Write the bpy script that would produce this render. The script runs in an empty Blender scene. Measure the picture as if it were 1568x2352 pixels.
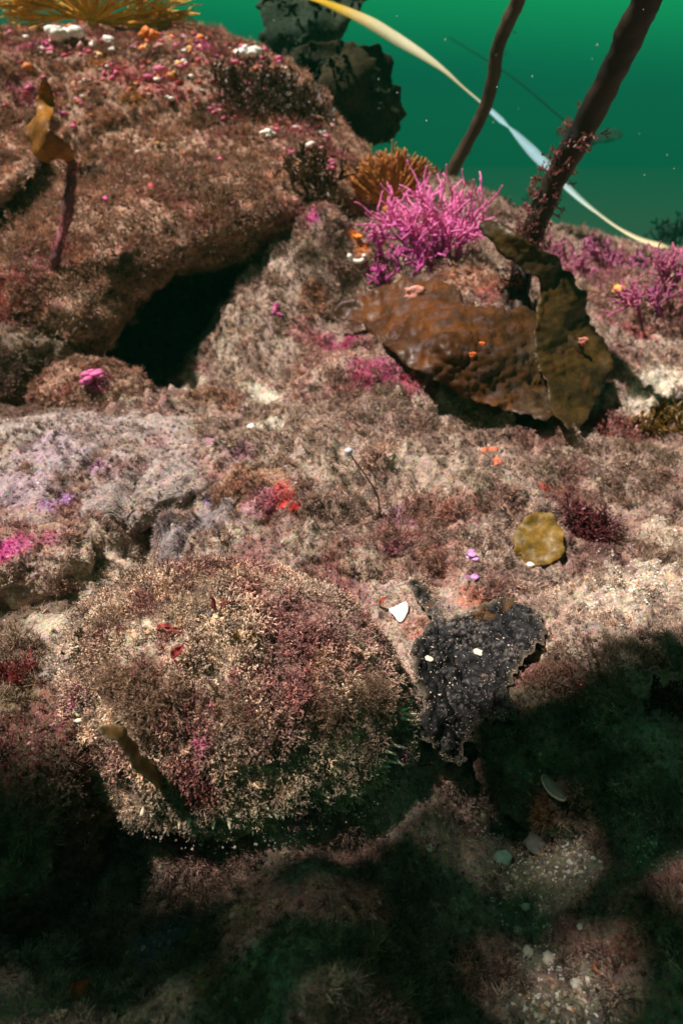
import bpy, math, random
import numpy as np
from mathutils import Vector
from mathutils.bvhtree import BVHTree
R = math.radians
rng = np.random.default_rng(7)
random.seed(7)
SC = bpy.context.scene
COL = SC.collection

# ------------------------------------------------------------------ camera
CAMZ, PITCH, FPX = 0.34, 30.0, 1560.0      # focal length in pixels of a 1568 x 2352 frame
cam_d = bpy.data.cameras.new('camera'); cam = bpy.data.objects.new('camera', cam_d); COL.objects.link(cam)
cam.location = (0, 0, CAMZ); cam.rotation_euler = (R(90 - PITCH), 0, 0)
cam_d.sensor_fit = 'VERTICAL'; cam_d.sensor_height = 36; cam_d.lens = 36 * FPX / 2352
cam_d.clip_start = 0.01; cam_d.clip_end = 200
cam_d.dof.use_dof = True; cam_d.dof.focus_distance = 0.44; cam_d.dof.aperture_fstop = 9.5
SC.camera = cam

# ------------------------------------------------------------------ light
SUN = Vector((-0.37, -0.05, 0.89)).normalized()
sd = bpy.data.lights.new('sun', 'SUN'); sd.energy = 5.0; sd.angle = R(1.8); sd.color = (1.0, 0.89, 0.81)
so = bpy.data.objects.new('sun', sd); COL.objects.link(so); so.location = (-3, 1, 5)
so.rotation_euler = SUN.to_track_quat('Z', 'Y').to_euler()
w = bpy.data.worlds.new('World'); SC.world = w; w.use_nodes = True
nt = w.node_tree; nt.nodes.clear()
out = nt.nodes.new('ShaderNodeOutputWorld'); bg = nt.nodes.new('ShaderNodeBackground')
tc = nt.nodes.new('ShaderNodeTexCoord'); sep = nt.nodes.new('ShaderNodeSeparateXYZ')
rp = nt.nodes.new('ShaderNodeValToRGB'); mr = nt.nodes.new('ShaderNodeMapRange')
nt.links.new(tc.outputs['Generated'], sep.inputs[0]); ma = nt.nodes.new('ShaderNodeMath'); ma.operation = 'MULTIPLY_ADD'; ma.inputs[1].default_value = .09
nt.links.new(sep.outputs['X'], ma.inputs[0]); nt.links.new(sep.outputs['Z'], ma.inputs[2]); nt.links.new(ma.outputs[0], mr.inputs[0])
mr.inputs[1].default_value = -0.5; mr.inputs[2].default_value = 1.0
nt.links.new(mr.outputs[0], rp.inputs[0]); nt.links.new(rp.outputs[0], bg.inputs[0]); nt.links.new(bg.outputs[0], out.inputs[0])
cr = rp.color_ramp
cr.elements[0].position = 0.0; cr.elements[0].color = (0.0004, 0.004, 0.003, 1)
cr.elements[1].position = 1.0; cr.elements[1].color = (0.13, 0.34, 0.22, 1)
for p, c in ((0.20, (0.001, 0.012, 0.010, 1)), (0.27, (0.0015, 0.03, 0.032, 1)), (0.33, (0.002, 0.09, 0.11, 1)),
             (0.365, (0.005, 0.36, 0.25, 1)), (0.43, (0.03, 1.5, 0.48, 1)), (0.55, (0.09, 0.30, 0.18, 1))):
    e = cr.elements.new(p); e.color = c
bg.inputs[1].default_value = 0.155
SC.view_settings.view_transform = 'Standard'; SC.view_settings.look = 'None'
SC.view_settings.exposure = 0.76; SC.view_settings.gamma = 1.0

# ------------------------------------------------------------------ maths helpers
CP, SP = math.cos(R(PITCH)), math.sin(R(PITCH))
def dirs(px, py):
    u = (np.asarray(px, float) - 784) / FPX; v = (1176 - np.asarray(py, float)) / FPX
    return np.stack([u + 0 * v, CP + v * SP + 0 * u, -SP + v * CP + 0 * u], -1)
def pz(px, py, z):                       # the place seen at a pixel, at height z
    d = dirs(px, py); t = (z - CAMZ) / d[..., 2]
    return np.array([0, 0, CAMZ]) + d * t[..., None] if np.ndim(t) else np.array([0, 0, CAMZ]) + d * t
def pY(px, py, Y):                       # the place seen at a pixel, Y metres ahead
    d = dirs(px, py); t = np.asarray(Y) / d[..., 1]
    return np.array([0, 0, CAMZ]) + d * (t[..., None] if np.ndim(t) else t)

def hash3(i, j, k, seed):
    h = (i * 374761393 + j * 668265263 + k * 2147483647 + seed * 1274126177) & 0xffffffff
    h = ((h ^ (h >> 13)) * 1274126177) & 0xffffffff
    return ((h ^ (h >> 16)) & 0xffffff) / float(0xffffff) * 2 - 1
def vnoise(P, seed=0):
    P = np.asarray(P, float); I = np.floor(P).astype(np.int64); F = P - I
    F = F * F * F * (F * (F * 6 - 15) + 10); r = 0
    for a in (0, 1):
        wa = F[:, 0] if a else 1 - F[:, 0]
        for b in (0, 1):
            wb = F[:, 1] if b else 1 - F[:, 1]
            for c in (0, 1):
                wc = F[:, 2] if c else 1 - F[:, 2]
                r = r + wa * wb * wc * hash3(I[:, 0] + a, I[:, 1] + b, I[:, 2] + c, seed)
    return r
def fbm(P, freq, octv=4, seed=0, gain=0.5):
    r = 0; a = 1.0; P = np.asarray(P, float)
    for o in range(octv):
        r = r + a * vnoise(P * freq + 13.7 * o, seed + o); a *= gain; freq = freq * 2.03
    return r
def billow(P, freq, octv=3, seed=0):
    r = 0; a = 1.0; P = np.asarray(P, float)
    for o in range(octv):
        r = r + a * (0.5 - np.abs(vnoise(P * freq + 7.1 * o, seed + o))); a *= 0.5; freq = freq * 2.1
    return r
def sst(x, a, b):
    t = np.clip((x - a) / (b - a), 0, 1); return t * t * (3 - 2 * t)

class TPS:
    def __init__(s, xy, z, lam=1e-4):
        xy = np.asarray(xy, float); n = len(xy); D = s.k(xy, xy) + lam * np.eye(n)
        Pm = np.c_[np.ones(n), xy]; m = Pm.shape[1]
        A = np.zeros((n + m, n + m)); A[:n, :n] = D; A[:n, n:] = Pm; A[n:, :n] = Pm.T
        sol = np.linalg.solve(A, np.r_[z, np.zeros(m)]); s.w = sol[:n]; s.a = sol[n:]; s.xy = xy
    def k(s, A, B):
        d2 = ((A[:, None, :] - B[None, :, :]) ** 2).sum(-1) + 1e-12
        return 0.5 * d2 * np.log(d2) if A.shape[1] == 2 else np.sqrt(d2)
    def __call__(s, P):
        P = np.asarray(P, float); r = np.empty(len(P))
        for i in range(0, len(P), 40000):
            Q = P[i:i + 40000]; r[i:i + 40000] = s.k(Q, s.xy) @ s.w + s.a[0] + Q @ s.a[1:]
        return r

# ------------------------------------------------------------------ object helpers
def tag(o, label=None, cat=None, group=None, kind=None):
    if label: o['label'] = label
    if cat: o['category'] = cat
    if group: o['group'] = group
    if kind: o['kind'] = kind
    return o
def add(name, data, parent=None):
    o = bpy.data.objects.new(name, data); COL.objects.link(o)
    if parent is not None: o.parent = parent
    return o
def mesh(name, V, F, mat, smooth=True, cols=None, vals=None, mats=None, midx=None):
    """V (n,3); F int array (m,k) of one polygon size, or a list of such arrays"""
    me = bpy.data.meshes.new(name)
    Fs = [np.asarray(f) for f in (F if isinstance(F, list) else [F]) if len(f)]
    me.vertices.add(len(V)); me.vertices.foreach_set('co', np.asarray(V, np.float32).ravel())
    loops = np.concatenate([f.ravel() for f in Fs]).astype(np.int32)
    tot = np.concatenate([np.full(len(f), f.shape[1]) for f in Fs]).astype(np.int32)
    me.loops.add(len(loops)); me.loops.foreach_set('vertex_index', loops)
    me.polygons.add(len(tot)); st = np.r_[0, np.cumsum(tot)[:-1]].astype(np.int32)
    me.polygons.foreach_set('loop_start', st)
    try: me.polygons.foreach_set('loop_total', tot)
    except Exception: pass
    me.polygons.foreach_set('use_smooth', np.full(len(tot), smooth))
    if cols is not None:
        a = me.attributes.new('tint', 'FLOAT_COLOR', 'POINT')
        a.data.foreach_set('color', np.c_[cols, np.ones(len(cols))].astype(np.float32).ravel())
    for k, v in (vals or {}).items():
        a = me.attributes.new(k, 'FLOAT', 'POINT'); a.data.foreach_set('value', np.asarray(v, np.float32))
    if mat is not None:
        for m in (mat if isinstance(mat, (list, tuple)) else [mat]): me.materials.append(m)
    if midx is not None: me.polygons.foreach_set('material_index', np.asarray(midx, np.int32))
    me.update(calc_edges=True); me.validate()
    return me
def grid_faces(nr, nc, off=0):
    i = np.arange((nr - 1) * (nc - 1)); r = i // (nc - 1); c = i % (nc - 1); a = r * nc + c + off
    return np.stack([a, a + 1, a + nc + 1, a + nc], -1)

class MB:
    """gathers tubes, blobs and ribbons for one mesh"""
    def __init__(s): s.V = []; s.Q = []; s.T = []; s.C = []; s.n = 0
    def put(s, V, Q=None, T=None, col=None):
        V = np.asarray(V, float)
        if Q is not None and len(Q): s.Q.append(np.asarray(Q) + s.n)
        if T is not None and len(T): s.T.append(np.asarray(T) + s.n)
        s.V.append(V); s.C.append(np.tile(np.array(col if col is not None else (1, 1, 1), float), (len(V), 1))); s.n += len(V)
    def tube(s, P, rad, k=5, col=None, flat=1.0, cap=True):
        P = np.asarray(P, float); n = len(P); rad = np.broadcast_to(np.asarray(rad, float), (n,))
        T = np.gradient(P, axis=0); T /= np.linalg.norm(T, axis=1)[:, None] + 1e-12
        ref = np.array([0, 0, 1.0]) if abs(T[0, 2]) < 0.8 else np.array([1.0, 0, 0])
        U = np.cross(T, ref); U /= np.linalg.norm(U, axis=1)[:, None] + 1e-12; W = np.cross(T, U)
        a = np.arange(k) * 2 * math.pi / k
        ring = (np.cos(a)[None, :, None] * U[:, None] + flat * np.sin(a)[None, :, None] * W[:, None]) * rad[:, None, None] + P[:, None]
        V = ring.reshape(-1, 3); i = np.arange((n - 1) * k); r = i // k; c = i % k; c2 = (c + 1) % k
        Q = np.stack([r * k + c, r * k + c2, (r + 1) * k + c2, (r + 1) * k + c], -1)
        T3 = []
        if cap:
            V = np.r_[V, [P[-1] + T[-1] * rad[-1] * 0.8], [P[0] - T[0] * rad[0] * 0.5]]
            b = (n - 1) * k
            for j in range(k):
                T3.append((b + j, b + (j + 1) % k, n * k)); T3.append(((j + 1) % k, j, n * k + 1))
        s.put(V, Q, T3, col)
    def blob(s, c, r, seed=0, sub=2, sq=(1, 1, 1), amp=0.25, col=None, freq=1.6):
        V, F = ico(sub); n = fbm(V + seed * 3.3, freq, 2, seed)
        s.put(V * (1 + amp * n)[:, None] * np.asarray(sq) * r + np.asarray(c), None, F, col)
    def build(s, name, mat, parent=None, smooth=True):
        F = []
        if s.Q: F.append(np.concatenate(s.Q))
        if s.T: F.append(np.concatenate(s.T))
        return add(name, mesh(name, np.concatenate(s.V), F, mat, smooth, cols=np.concatenate(s.C)), parent)
_ico = {}
def ico(sub):
    if sub not in _ico:
        import bmesh
        b = bmesh.new(); bmesh.ops.create_icosphere(b, subdivisions=sub, radius=1)
        _ico[sub] = (np.array([v.co[:] for v in b.verts]), np.array([[v.index for v in f.verts] for f in b.faces])); b.free()
    V, F = _ico[sub]; return V.copy(), F.copy()

# ------------------------------------------------------------------ materials
def L(n, a, b): n.links.new(a, b)
def newmat(name):
    m = bpy.data.materials.new(name); m.use_nodes = True
    return m, m.node_tree, m.node_tree.nodes['Principled BSDF']
def node(nt, t, **kw):
    n = nt.nodes.new(t)
    for k, v in kw.items(): setattr(n, k, v)
    return n
def noise(nt, scale, detail=4, rough=0.6, vec=None):
    n = node(nt, 'ShaderNodeTexNoise'); n.inputs['Scale'].default_value = scale
    n.inputs['Detail'].default_value = detail; n.inputs['Roughness'].default_value = rough
    if vec is not None: L(nt, vec, n.inputs['Vector'])
    return n
def ramp(nt, src, stops):
    r = node(nt, 'ShaderNodeValToRGB'); L(nt, src, r.inputs[0]); e = r.color_ramp.elements
    e[0].position, e[0].color = stops[0][0], (*stops[0][1], 1)
    e[1].position, e[1].color = stops[-1][0], (*stops[-1][1], 1)
    for p, c in stops[1:-1]: x = e.new(p); x.color = (*c, 1)
    return r
def mix(nt, f, a, b, mode='MIX'):
    m = node(nt, 'ShaderNodeMix', data_type='RGBA', blend_type=mode)
    if isinstance(f, (int, float)): m.inputs[0].default_value = f
    else: L(nt, f, m.inputs[0])
    for s, v in ((m.inputs[6], a), (m.inputs[7], b)):
        if isinstance(v, tuple): s.default_value = (*v, 1)
        else: L(nt, v, s)
    return m.outputs[2]
def bump(nt, bsdf, h, dist, strength=1.0, prev=None):
    b = node(nt, 'ShaderNodeBump'); b.inputs['Strength'].default_value = strength; b.inputs['Distance'].default_value = dist
    L(nt, h, b.inputs['Height'])
    if prev is not None: L(nt, prev, b.inputs['Normal'])
    L(nt, b.outputs[0], bsdf.inputs['Normal']); return b.outputs[0]

def reef_mat(name, spec=0.25):
    m, nt, bs = newmat(name); at = node(nt, 'ShaderNodeAttribute', attribute_name='tint')
    g = node(nt, 'ShaderNodeNewGeometry'); pos = g.outputs['Position']
    n1 = noise(nt, 90, 5, 0.7, pos); n2 = noise(nt, 420, 4, 0.7, pos)
    v = node(nt, 'ShaderNodeTexVoronoi'); v.inputs['Scale'].default_value = 520; L(nt, pos, v.inputs['Vector'])
    a = ramp(nt, n1.outputs[0], [(0.3, (0.45, 0.42, 0.42)), (0.5, (1, 1, 1)), (0.72, (1.35, 1.3, 1.2))])
    b = ramp(nt, n2.outputs[0], [(0.3, (0.6, 0.58, 0.55)), (0.6, (1.25, 1.25, 1.25))])
    c = mix(nt, 1.0, at.outputs['Color'], a.outputs[0], 'MULTIPLY'); c = mix(nt, 1.0, c, b.outputs[0], 'MULTIPLY')
    gr = mix(nt, 0.35, c, mix(nt, 1.0, c, v.outputs['Color'], 'MULTIPLY'))
    sp = ramp(nt, v.outputs['Color'], [(0.86, (0, 0, 0)), (0.93, (1, 1, 1))])
    fin = mix(nt, node_mul(nt, sp.outputs[0], 0.45), gr, (0.75, 0.68, 0.6))
    L(nt, fin, bs.inputs['Base Color']); bs.inputs['Roughness'].default_value = 0.85; bs.inputs['Specular IOR Level'].default_value = spec
    p = bump(nt, bs, n1.outputs[0], 0.006, 1.0); p = bump(nt, bs, n2.outputs[0], 0.0018, 0.9, p)
    bump(nt, bs, v.outputs['Distance'], 0.001, 0.6, p)
    return m
def node_mul(nt, a, f):
    n = node(nt, 'ShaderNodeMath', operation='MULTIPLY'); L(nt, a, n.inputs[0]); n.inputs[1].default_value = f; return n.outputs[0]

def turf_mat(name, grain=False):
    m, nt, bs = newmat(name)
    at = node(nt, 'ShaderNodeAttribute', attribute_name='tint', attribute_type='INSTANCER')
    oi = node(nt, 'ShaderNodeObjectInfo'); rnd = oi.outputs['Random']
    if grain:
        r = ramp(nt, rnd, [(0.0, (0.22, 0.18, 0.14)), (0.2, (0.55, 0.45, 0.34)), (0.4, (0.36, 0.29, 0.23)), (0.55, (0.75, 0.65, 0.52)),
                           (0.68, (0.30, 0.27, 0.25)), (0.78, (0.55, 0.27, 0.13)), (0.83, (0.72, 0.68, 0.62)), (0.93, (0.85, 0.83, 0.8)), (1.0, (0.35, 0.3, 0.27))])
        r.color_ramp.interpolation = 'CONSTANT'
        L(nt, r.outputs[0], bs.inputs['Base Color']); bs.inputs['Roughness'].default_value = 0.5; return m
    r = ramp(nt, rnd, [(0.0, (0.30, 0.28, 0.28)), (0.25, (0.65, 0.62, 0.63)), (0.5, (.92, .93, .96)), (0.75, (1.15, 1.13, 1.1)), (0.93, (1.4, 1.36, 1.28)), (1.0, (1.9, 1.85, 1.75))])
    g = node(nt, 'ShaderNodeNewGeometry'); n1 = noise(nt, 700, 2, 0.6, g.outputs['Position'])
    rr = ramp(nt, n1.outputs[0], [(0.3, (0.65, 0.62, 0.6)), (0.65, (1.3, 1.3, 1.3))])
    c = mix(nt, 1.0, at.outputs['Color'], r.outputs[0], 'MULTIPLY'); c = mix(nt, 1.0, c, rr.outputs[0], 'MULTIPLY')
    L(nt, c, bs.inputs['Base Color']); bs.inputs['Roughness'].default_value = 0.8; bs.inputs['Specular IOR Level'].default_value = 0.3
    return m
def tint_mat(name, rough=0.6, spec=0.4, scale=300, var=0.35, bumpd=0.0006, sss=0.0, coat=0.0, trans=0.0):
    """vertex 'tint' times a noise"""
    m, nt, bs = newmat(name); at = node(nt, 'ShaderNodeAttribute', attribute_name='tint')
    g = node(nt, 'ShaderNodeNewGeometry'); n1 = noise(nt, scale, 4, 0.65, g.outputs['Position'])
    r = ramp(nt, n1.outputs[0], [(0.3, (1 - var,) * 3), (0.7, (1 + var,) * 3)])
    c = mix(nt, 1.0, at.outputs['Color'], r.outputs[0], 'MULTIPLY')
    L(nt, c, bs.inputs['Base Color']); bs.inputs['Roughness'].default_value = rough; bs.inputs['Specular IOR Level'].default_value = spec
    bs.inputs['Coat Weight'].default_value = coat; bs.inputs['Coat Roughness'].default_value = 0.25
    if sss: bs.inputs['Subsurface Weight'].default_value = sss; bs.inputs['Subsurface Scale'].default_value = 0.004
    bump(nt, bs, n1.outputs[0], bumpd, 0.8)
    if trans:
        tr = node(nt, 'ShaderNodeBsdfTranslucent'); L(nt, c, tr.inputs[0]); mx = node(nt, 'ShaderNodeMixShader'); mx.inputs[0].default_value = trans
        o = nt.nodes['Material Output']; L(nt, bs.outputs[0], mx.inputs[1]); L(nt, tr.outputs[0], mx.inputs[2]); L(nt, mx.outputs[0], o.inputs[0])
    return m
M_REEF = reef_mat('silty_reef_rock'); M_TURF = turf_mat('turf_algae'); M_GRAIN = turf_mat('shell_gravel', True)
M_SOFT = tint_mat('soft_growth', 0.6, 0.4, 350, 0.4, 0.0006)
M_FROND = tint_mat('frond', 0.5, 0.5, 250, 0.35, 0.0004, trans=0.3)
M_CORAL = tint_mat('coralline_branch', 0.7, 0.3, 260, 0.35, 0.0008)
M_WHITE = tint_mat('pale_shell', 0.6, 0.4, 300, 0.12, 0.0004)

# ------------------------------------------------------------------ turf prototypes (unit height = 1)
proto_col = bpy.data.collections.new('turf_tufts')
def proto(name, mb, mat, colr=None):
    F = []
    if mb.Q: F.append(np.concatenate(mb.Q))
    if mb.T: F.append(np.concatenate(mb.T))
    me = mesh(name, np.concatenate(mb.V), F, mat, False)
    return bpy.data.objects.new(name, me)
def blades(n, wid, seed, spread=1.0, curl=0.4, seg=3, lo=0.5):
    r = np.random.default_rng(seed); mb = MB()
    for _ in range(n):
        a = r.uniform(0, 2 * math.pi); th = r.uniform(0, 1.35) * spread; l = r.uniform(lo, 1)
        d = np.array([math.cos(a) * math.sin(th), math.sin(a) * math.sin(th), math.cos(th)])
        b = np.r_[r.normal(0, 0.12, 2), -0.1]; cu = r.normal(0, curl, 3)
        t = np.linspace(0, 1, seg)[:, None]; P = b + d * l * t + cu * l * t * t * 0.5
        s = np.cross(d, r.normal(0, 1, 3)); s /= np.linalg.norm(s) + 1e-9
        wd = wid * np.sin(np.linspace(0.5, 2.9, seg))[:, None]
        V = np.empty((seg * 2, 3)); V[0::2] = P - s * wd; V[1::2] = P + s * wd
        i = np.arange(seg - 1) * 2; mb.put(V, np.stack([i, i + 1, i + 3, i + 2], -1))
    return mb
def fork(mb, r, p, d, l, wid, lev):
    e = p + d * l; s = np.cross(d, r.normal(0, 1, 3)); s /= np.linalg.norm(s) + 1e-9
    mb.put([p - s * wid, p + s * wid, e + s * wid * 0.7, e - s * wid * 0.7], [[0, 1, 2, 3]])
    if lev:
        for _ in range(r.integers(2, 4)):
            dd = d + r.normal(0, 0.55, 3); dd[2] += 0.1; dd /= np.linalg.norm(dd); fork(mb, r, e, dd, l * r.uniform(0.6, 0.9), wid * 0.85, lev - 1)
def forky(n, seed, wid=0.045):
    r = np.random.default_rng(seed); mb = MB()
    for _ in range(n):
        d = np.r_[r.normal(0, 0.6, 2), 1]; d /= np.linalg.norm(d); fork(mb, r, np.r_[r.normal(0, 0.15, 2), -0.05], d, 0.35, wid, 3)
    return mb
def clump(n, seed):
    r = np.random.default_rng(seed); mb = MB()
    for _ in range(n):
        p = r.normal(0, 0.33, 3); p[2] = abs(p[2]) * 0.9
        V, F = ico(1); mb.put(V * (1 + r.uniform(-.35, .35, (len(V), 1))) * r.uniform(0.09, 0.24) * r.uniform(.6, 1.3, 3) + p, None, F)
    return mb
def grains(seed):
    r = np.random.default_rng(seed); V, F = ico(1); mb = MB()
    mb.put(V * (1 + r.uniform(-.3, .3, (len(V), 1))) * np.array([0.5, 0.36, 0.22]), None, F); return mb
def subcol(name, objs):
    c = bpy.data.collections.new(name)
    for o in objs: c.objects.link(o)
    return c
C_FLUFF = subcol('fluff', [proto('fluff_tuft', blades(46, 0.05, 11 + k, 1.0, 0.5), M_TURF) for k in range(3)] +
                 [proto('forked_tuft', forky(4, 31 + k), M_TURF) for k in range(3)] + [proto('fine_tuft', blades(70, 0.03, 51 + k, 1.1, 0.6, 3, .35), M_TURF) for k in range(3)])
C_SILT = subcol('silt', [proto('silt_clump', clump(12, 61), M_TURF)] + [proto('fine_tuft', blades(60, 0.04, 65 + k, 1.1, 0.6, 3, .35), M_TURF) for k in range(3)] + [proto('forked_tuft', forky(3, 71 + k), M_TURF) for k in range(2)])
C_FORK = subcol('forked', [proto('forked_tuft', forky(5, 81 + k, 0.05), M_TURF) for k in range(4)])
C_GRAIN = subcol('grains', [proto('gravel_grain', grains(91 + k), M_GRAIN) for k in range(5)])

def scatter(name, me, colln, size, parent=None, dens_attr='dens', seed=1, smin=0.5, smax=1.4, tilt=0.5, keep_world=None, mult=1.0):
    """one object of uncountable tufts on a surface: geometry nodes, density per square metre from an attribute"""
    o = add(name, me, parent)
    ng = bpy.data.node_groups.new(name + '_nodes', 'GeometryNodeTree')
    ng.interface.new_socket('Geometry', in_out='INPUT', socket_type='NodeSocketGeometry')
    ng.interface.new_socket('Geometry', in_out='OUTPUT', socket_type='NodeSocketGeometry')
    N = ng.nodes.new; gi = N('NodeGroupInput'); go = N('NodeGroupOutput'); lk = ng.links.new
    dp = N('GeometryNodeDistributePointsOnFaces'); dp.inputs['Seed'].default_value = seed
    at = N('GeometryNodeInputNamedAttribute'); at.data_type = 'FLOAT'; at.inputs['Name'].default_value = dens_attr
    mu = N('ShaderNodeMath'); mu.operation = 'MULTIPLY'; mu.inputs[1].default_value = mult
    lk(at.outputs['Attribute'], mu.inputs[0]); lk(mu.outputs[0], dp.inputs['Density']); lk(gi.outputs[0], dp.inputs['Mesh'])
    ci = N('GeometryNodeCollectionInfo'); ci.inputs['Collection'].default_value = colln
    ci.inputs['Separate Children'].default_value = True; ci.inputs['Reset Children'].default_value = True
    ip = N('GeometryNodeInstanceOnPoints'); ip.inputs['Pick Instance'].default_value = True
    lk(dp.outputs['Points'], ip.inputs['Points']); lk(ci.outputs[0], ip.inputs['Instance'])
    rot = N('FunctionNodeRotateRotation') if False else None
    al = N('FunctionNodeAlignRotationToVector'); al.axis = 'Z'; 
    nv = N('FunctionNodeRandomValue'); nv.data_type = 'FLOAT_VECTOR'; nv.inputs[0].default_value = (-tilt,) * 3; nv.inputs[1].default_value = (tilt,) * 3
    ad = N('ShaderNodeVectorMath'); ad.operation = 'ADD'; lk(dp.outputs['Normal'], ad.inputs[0]); lk(nv.outputs[0], ad.inputs[1])
    up = N('ShaderNodeVectorMath'); up.operation = 'ADD'; lk(ad.outputs[0], up.inputs[0]); up.inputs[1].default_value = (0, 0, 0.25)
    lk(up.outputs[0], al.inputs['Vector'])
    er = N('FunctionNodeRandomValue'); er.data_type = 'FLOAT'; er.inputs[2].default_value = 0; er.inputs[3].default_value = 6.28; er.inputs['Seed'].default_value = 3
    cx = N('ShaderNodeCombineXYZ'); lk(er.outputs[1], cx.inputs[2])
    rr = N('FunctionNodeRotateRotation'); rr.rotation_space = 'LOCAL'; e2 = N('FunctionNodeEulerToRotation'); lk(cx.outputs[0], e2.inputs[0])
    lk(al.outputs[0], rr.inputs[0]); lk(e2.outputs[0], rr.inputs[1]); lk(rr.outputs[0], ip.inputs['Rotation'])
    sv = N('FunctionNodeRandomValue'); sv.data_type = 'FLOAT'; sv.inputs[2].default_value = smin * size; sv.inputs[3].default_value = smax * size; sv.inputs['Seed'].default_value = 5
    sa = N('GeometryNodeInputNamedAttribute'); sa.data_type = 'FLOAT'; sa.inputs['Name'].default_value = 'tsize'
    sm = N('ShaderNodeMath'); sm.operation = 'MULTIPLY'; lk(sv.outputs[1], sm.inputs[0]); lk(sa.outputs['Attribute'], sm.inputs[1])
    lk(sm.outputs[0], ip.inputs['Scale']); lk(ip.outputs[0], go.inputs[0])
    md = o.modifiers.new('tufts', 'NODES'); md.node_group = ng
    return o

# ------------------------------------------------------------------ the sea bed: heights by control points
CPZ = [  # px, py, z
 (0,2352,.00),(200,2352,-.03),(400,2352,-.01),(600,2300,.02),(650,2150,.03),(850,2250,.02),(1000,2352,-.02),(1250,2200,-.045),(1500,2300,-.01),(1568,2120,.01),(1450,2160,.0),
 (1150,1900,-.05),(1330,1960,-.035),(1200,2060,-.05),(300,2050,-.06),(80,2200,-.04),(520,2000,-.035),(800,2000,-.03),(950,1850,-.03),(150,1750,.0),(60,1600,.02),
 (0,1450,-.02),(570,1640,.0),(300,1850,-.015),(560,1900,-.018),(760,1850,-.014),(960,1640,-.012),(700,1300,.0),(190,1650,-.01),(250,1420,-.005),(930,1400,.0),
 (1170,1740,-.06),(1350,1650,.015),(1250,1500,.005),(1100,1500,-.012),(1568,1550,.02),(1450,1800,.015),(1568,1900,.01),(1350,1820,-.02),
 (1000,1330,.006),(1300,1400,-.004),(1568,1300,-.008),(1450,1200,-.01),(1250,1230,.004),(1100,1150,.02),(980,1200,.012),(800,1130,.025),(600,1120,.03),(700,1200,.018),(450,1250,.0),
 (300,1350,-.005),(40,1260,.02),(200,1280,.0),(500,1000,.025),(620,940,.008),(480,930,.02),(380,900,-.05),(430,790,-.05),(320,800,-.05),(560,850,.02),(700,850,.04),
 (560,760,.07),(650,700,.10),(570,650,.12),(600,700,.10),(720,600,.14),(800,700,.09),(900,620,.14),(1000,660,.13),(800,850,.06),(900,820,.08),(900,950,.045),(1050,1000,.022),(760,960,.035),
 (1100,930,.04),(1200,1000,.01),(1250,900,.03),(1350,960,-.012),(1480,890,-.012),(1568,930,-.012),(1420,1060,.0),(1568,1080,.01),(1450,800,.03),(1330,780,.06),(1568,800,.02),(1200,800,.08),
 (1150,700,.12)]
CPY = [ # px, py, Y
 (1380,690,1.32),(1500,700,1.36),(1320,600,1.45),(1450,590,1.55),(1568,600,1.6),(1250,610,1.38),(1180,590,1.36),(1100,480,1.5),(1000,430,1.5),(1050,560,1.3),(900,540,1.2),
 (820,430,1.35),(940,405,1.55),(760,500,1.12),(600,605,1.12),(655,565,1.13),(720,505,1.145),(860,395,1.65)]
CPW = [(-1.2,.9,.05),(-.9,.5,.05),(-.5,.1,-.05),(.5,.1,-.03),(.6,.5,.03),(.9,.9,.02),(1.2,1.5,.05),(-.3,-.2,-.05),(.3,-.2,-.05),(-1.,1.5,-.02),(-.6,1.2,-.03),(-.45,1.05,-.04),(-.4,1.6,.1),
 (.0,2.3,.02),(-.6,2.4,.0),(.6,2.2,-.1),(1.3,2.3,-.15),(.3,2.6,-.25),(-1.5,2.5,.1),(-1.5,0,0),(1.5,0,0),(1.6,1.,.0)]
pts = [pz(a, b, c) for a, b, c in CPZ] + [pY(a, b, c) for a, b, c in CPY] + [np.array(p) for p in CPW]
pts = np.array(pts); bed = TPS(pts[:, :2], pts[:, 2], 3e-4)
def seg_d(P, a, b):
    a = np.asarray(a)[:2]; b = np.asarray(b)[:2]; ab = b - a; t = np.clip(((P[:, :2] - a) @ ab) / (ab @ ab), 0, 1)
    return np.linalg.norm(P[:, :2] - a - t[:, None] * ab, axis=1), t
# carved gullies and cracks: pixel polyline, width, depth
GUL = [([(395, 1010), (370, 1100), (310, 1215)], .014, .045), ([(520, 610), (500, 680)], .03, .05), ([(640, 560), (620, 650)], .016, .04), ([(1090, 1680), (1200, 1700), (1260, 1650)], .022, .03)]
AB_c = pz(562, 1640, -.004)
def height(P):
    P = np.asarray(P, float); X, Y = P[:, 0], P[:, 1]; n = len(P)
    z = bed(P[:, :2]); far = sst(Y, 2.0, 3.5)
    z = z * (1 - far) + (-4.5) * far; edge = sst(np.abs(X), 1.2, 2.2); z = z * (1 - edge) + np.minimum(z, -.05) * edge
    z = np.clip(z, -4.6, .5)
    P3 = np.c_[X, Y, np.zeros(n)]
    near = 1 - sst(Y, .9, 2.5) * 0.2
    rough = 0.35 + 0.65 * sst(fbm(P3, 5, 2, 5), -.35, .4)       # some smoother silty flats
    z = z + 0.016 * fbm(P3, 7, 3, 3) * near + rough * (0.017 * billow(P3, 24, 3, 9) + 0.0095 * fbm(P3, 75, 3, 12)) 
    ra = np.linalg.norm((P[:, :2] - AB_c[:2]) / np.array([.110, .088]), axis=1); z = z - .010 * np.exp(-((ra - 1.13) / .10) ** 2)
    for pl, wd, dp in GUL:
        for q in range(len(pl) - 1):
            a = pz(*pl[q], 0.02); b = pz(*pl[q + 1], 0.02); d, t = seg_d(P, a, b); d = d + 0.006 * vnoise(P3 * 60, 4)
            if q == 0: cut = np.exp(-(d / wd) ** 2)
            else: cut = np.maximum(cut, np.exp(-(d / wd) ** 2))
        z = z - dp * cut
    return z
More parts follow.
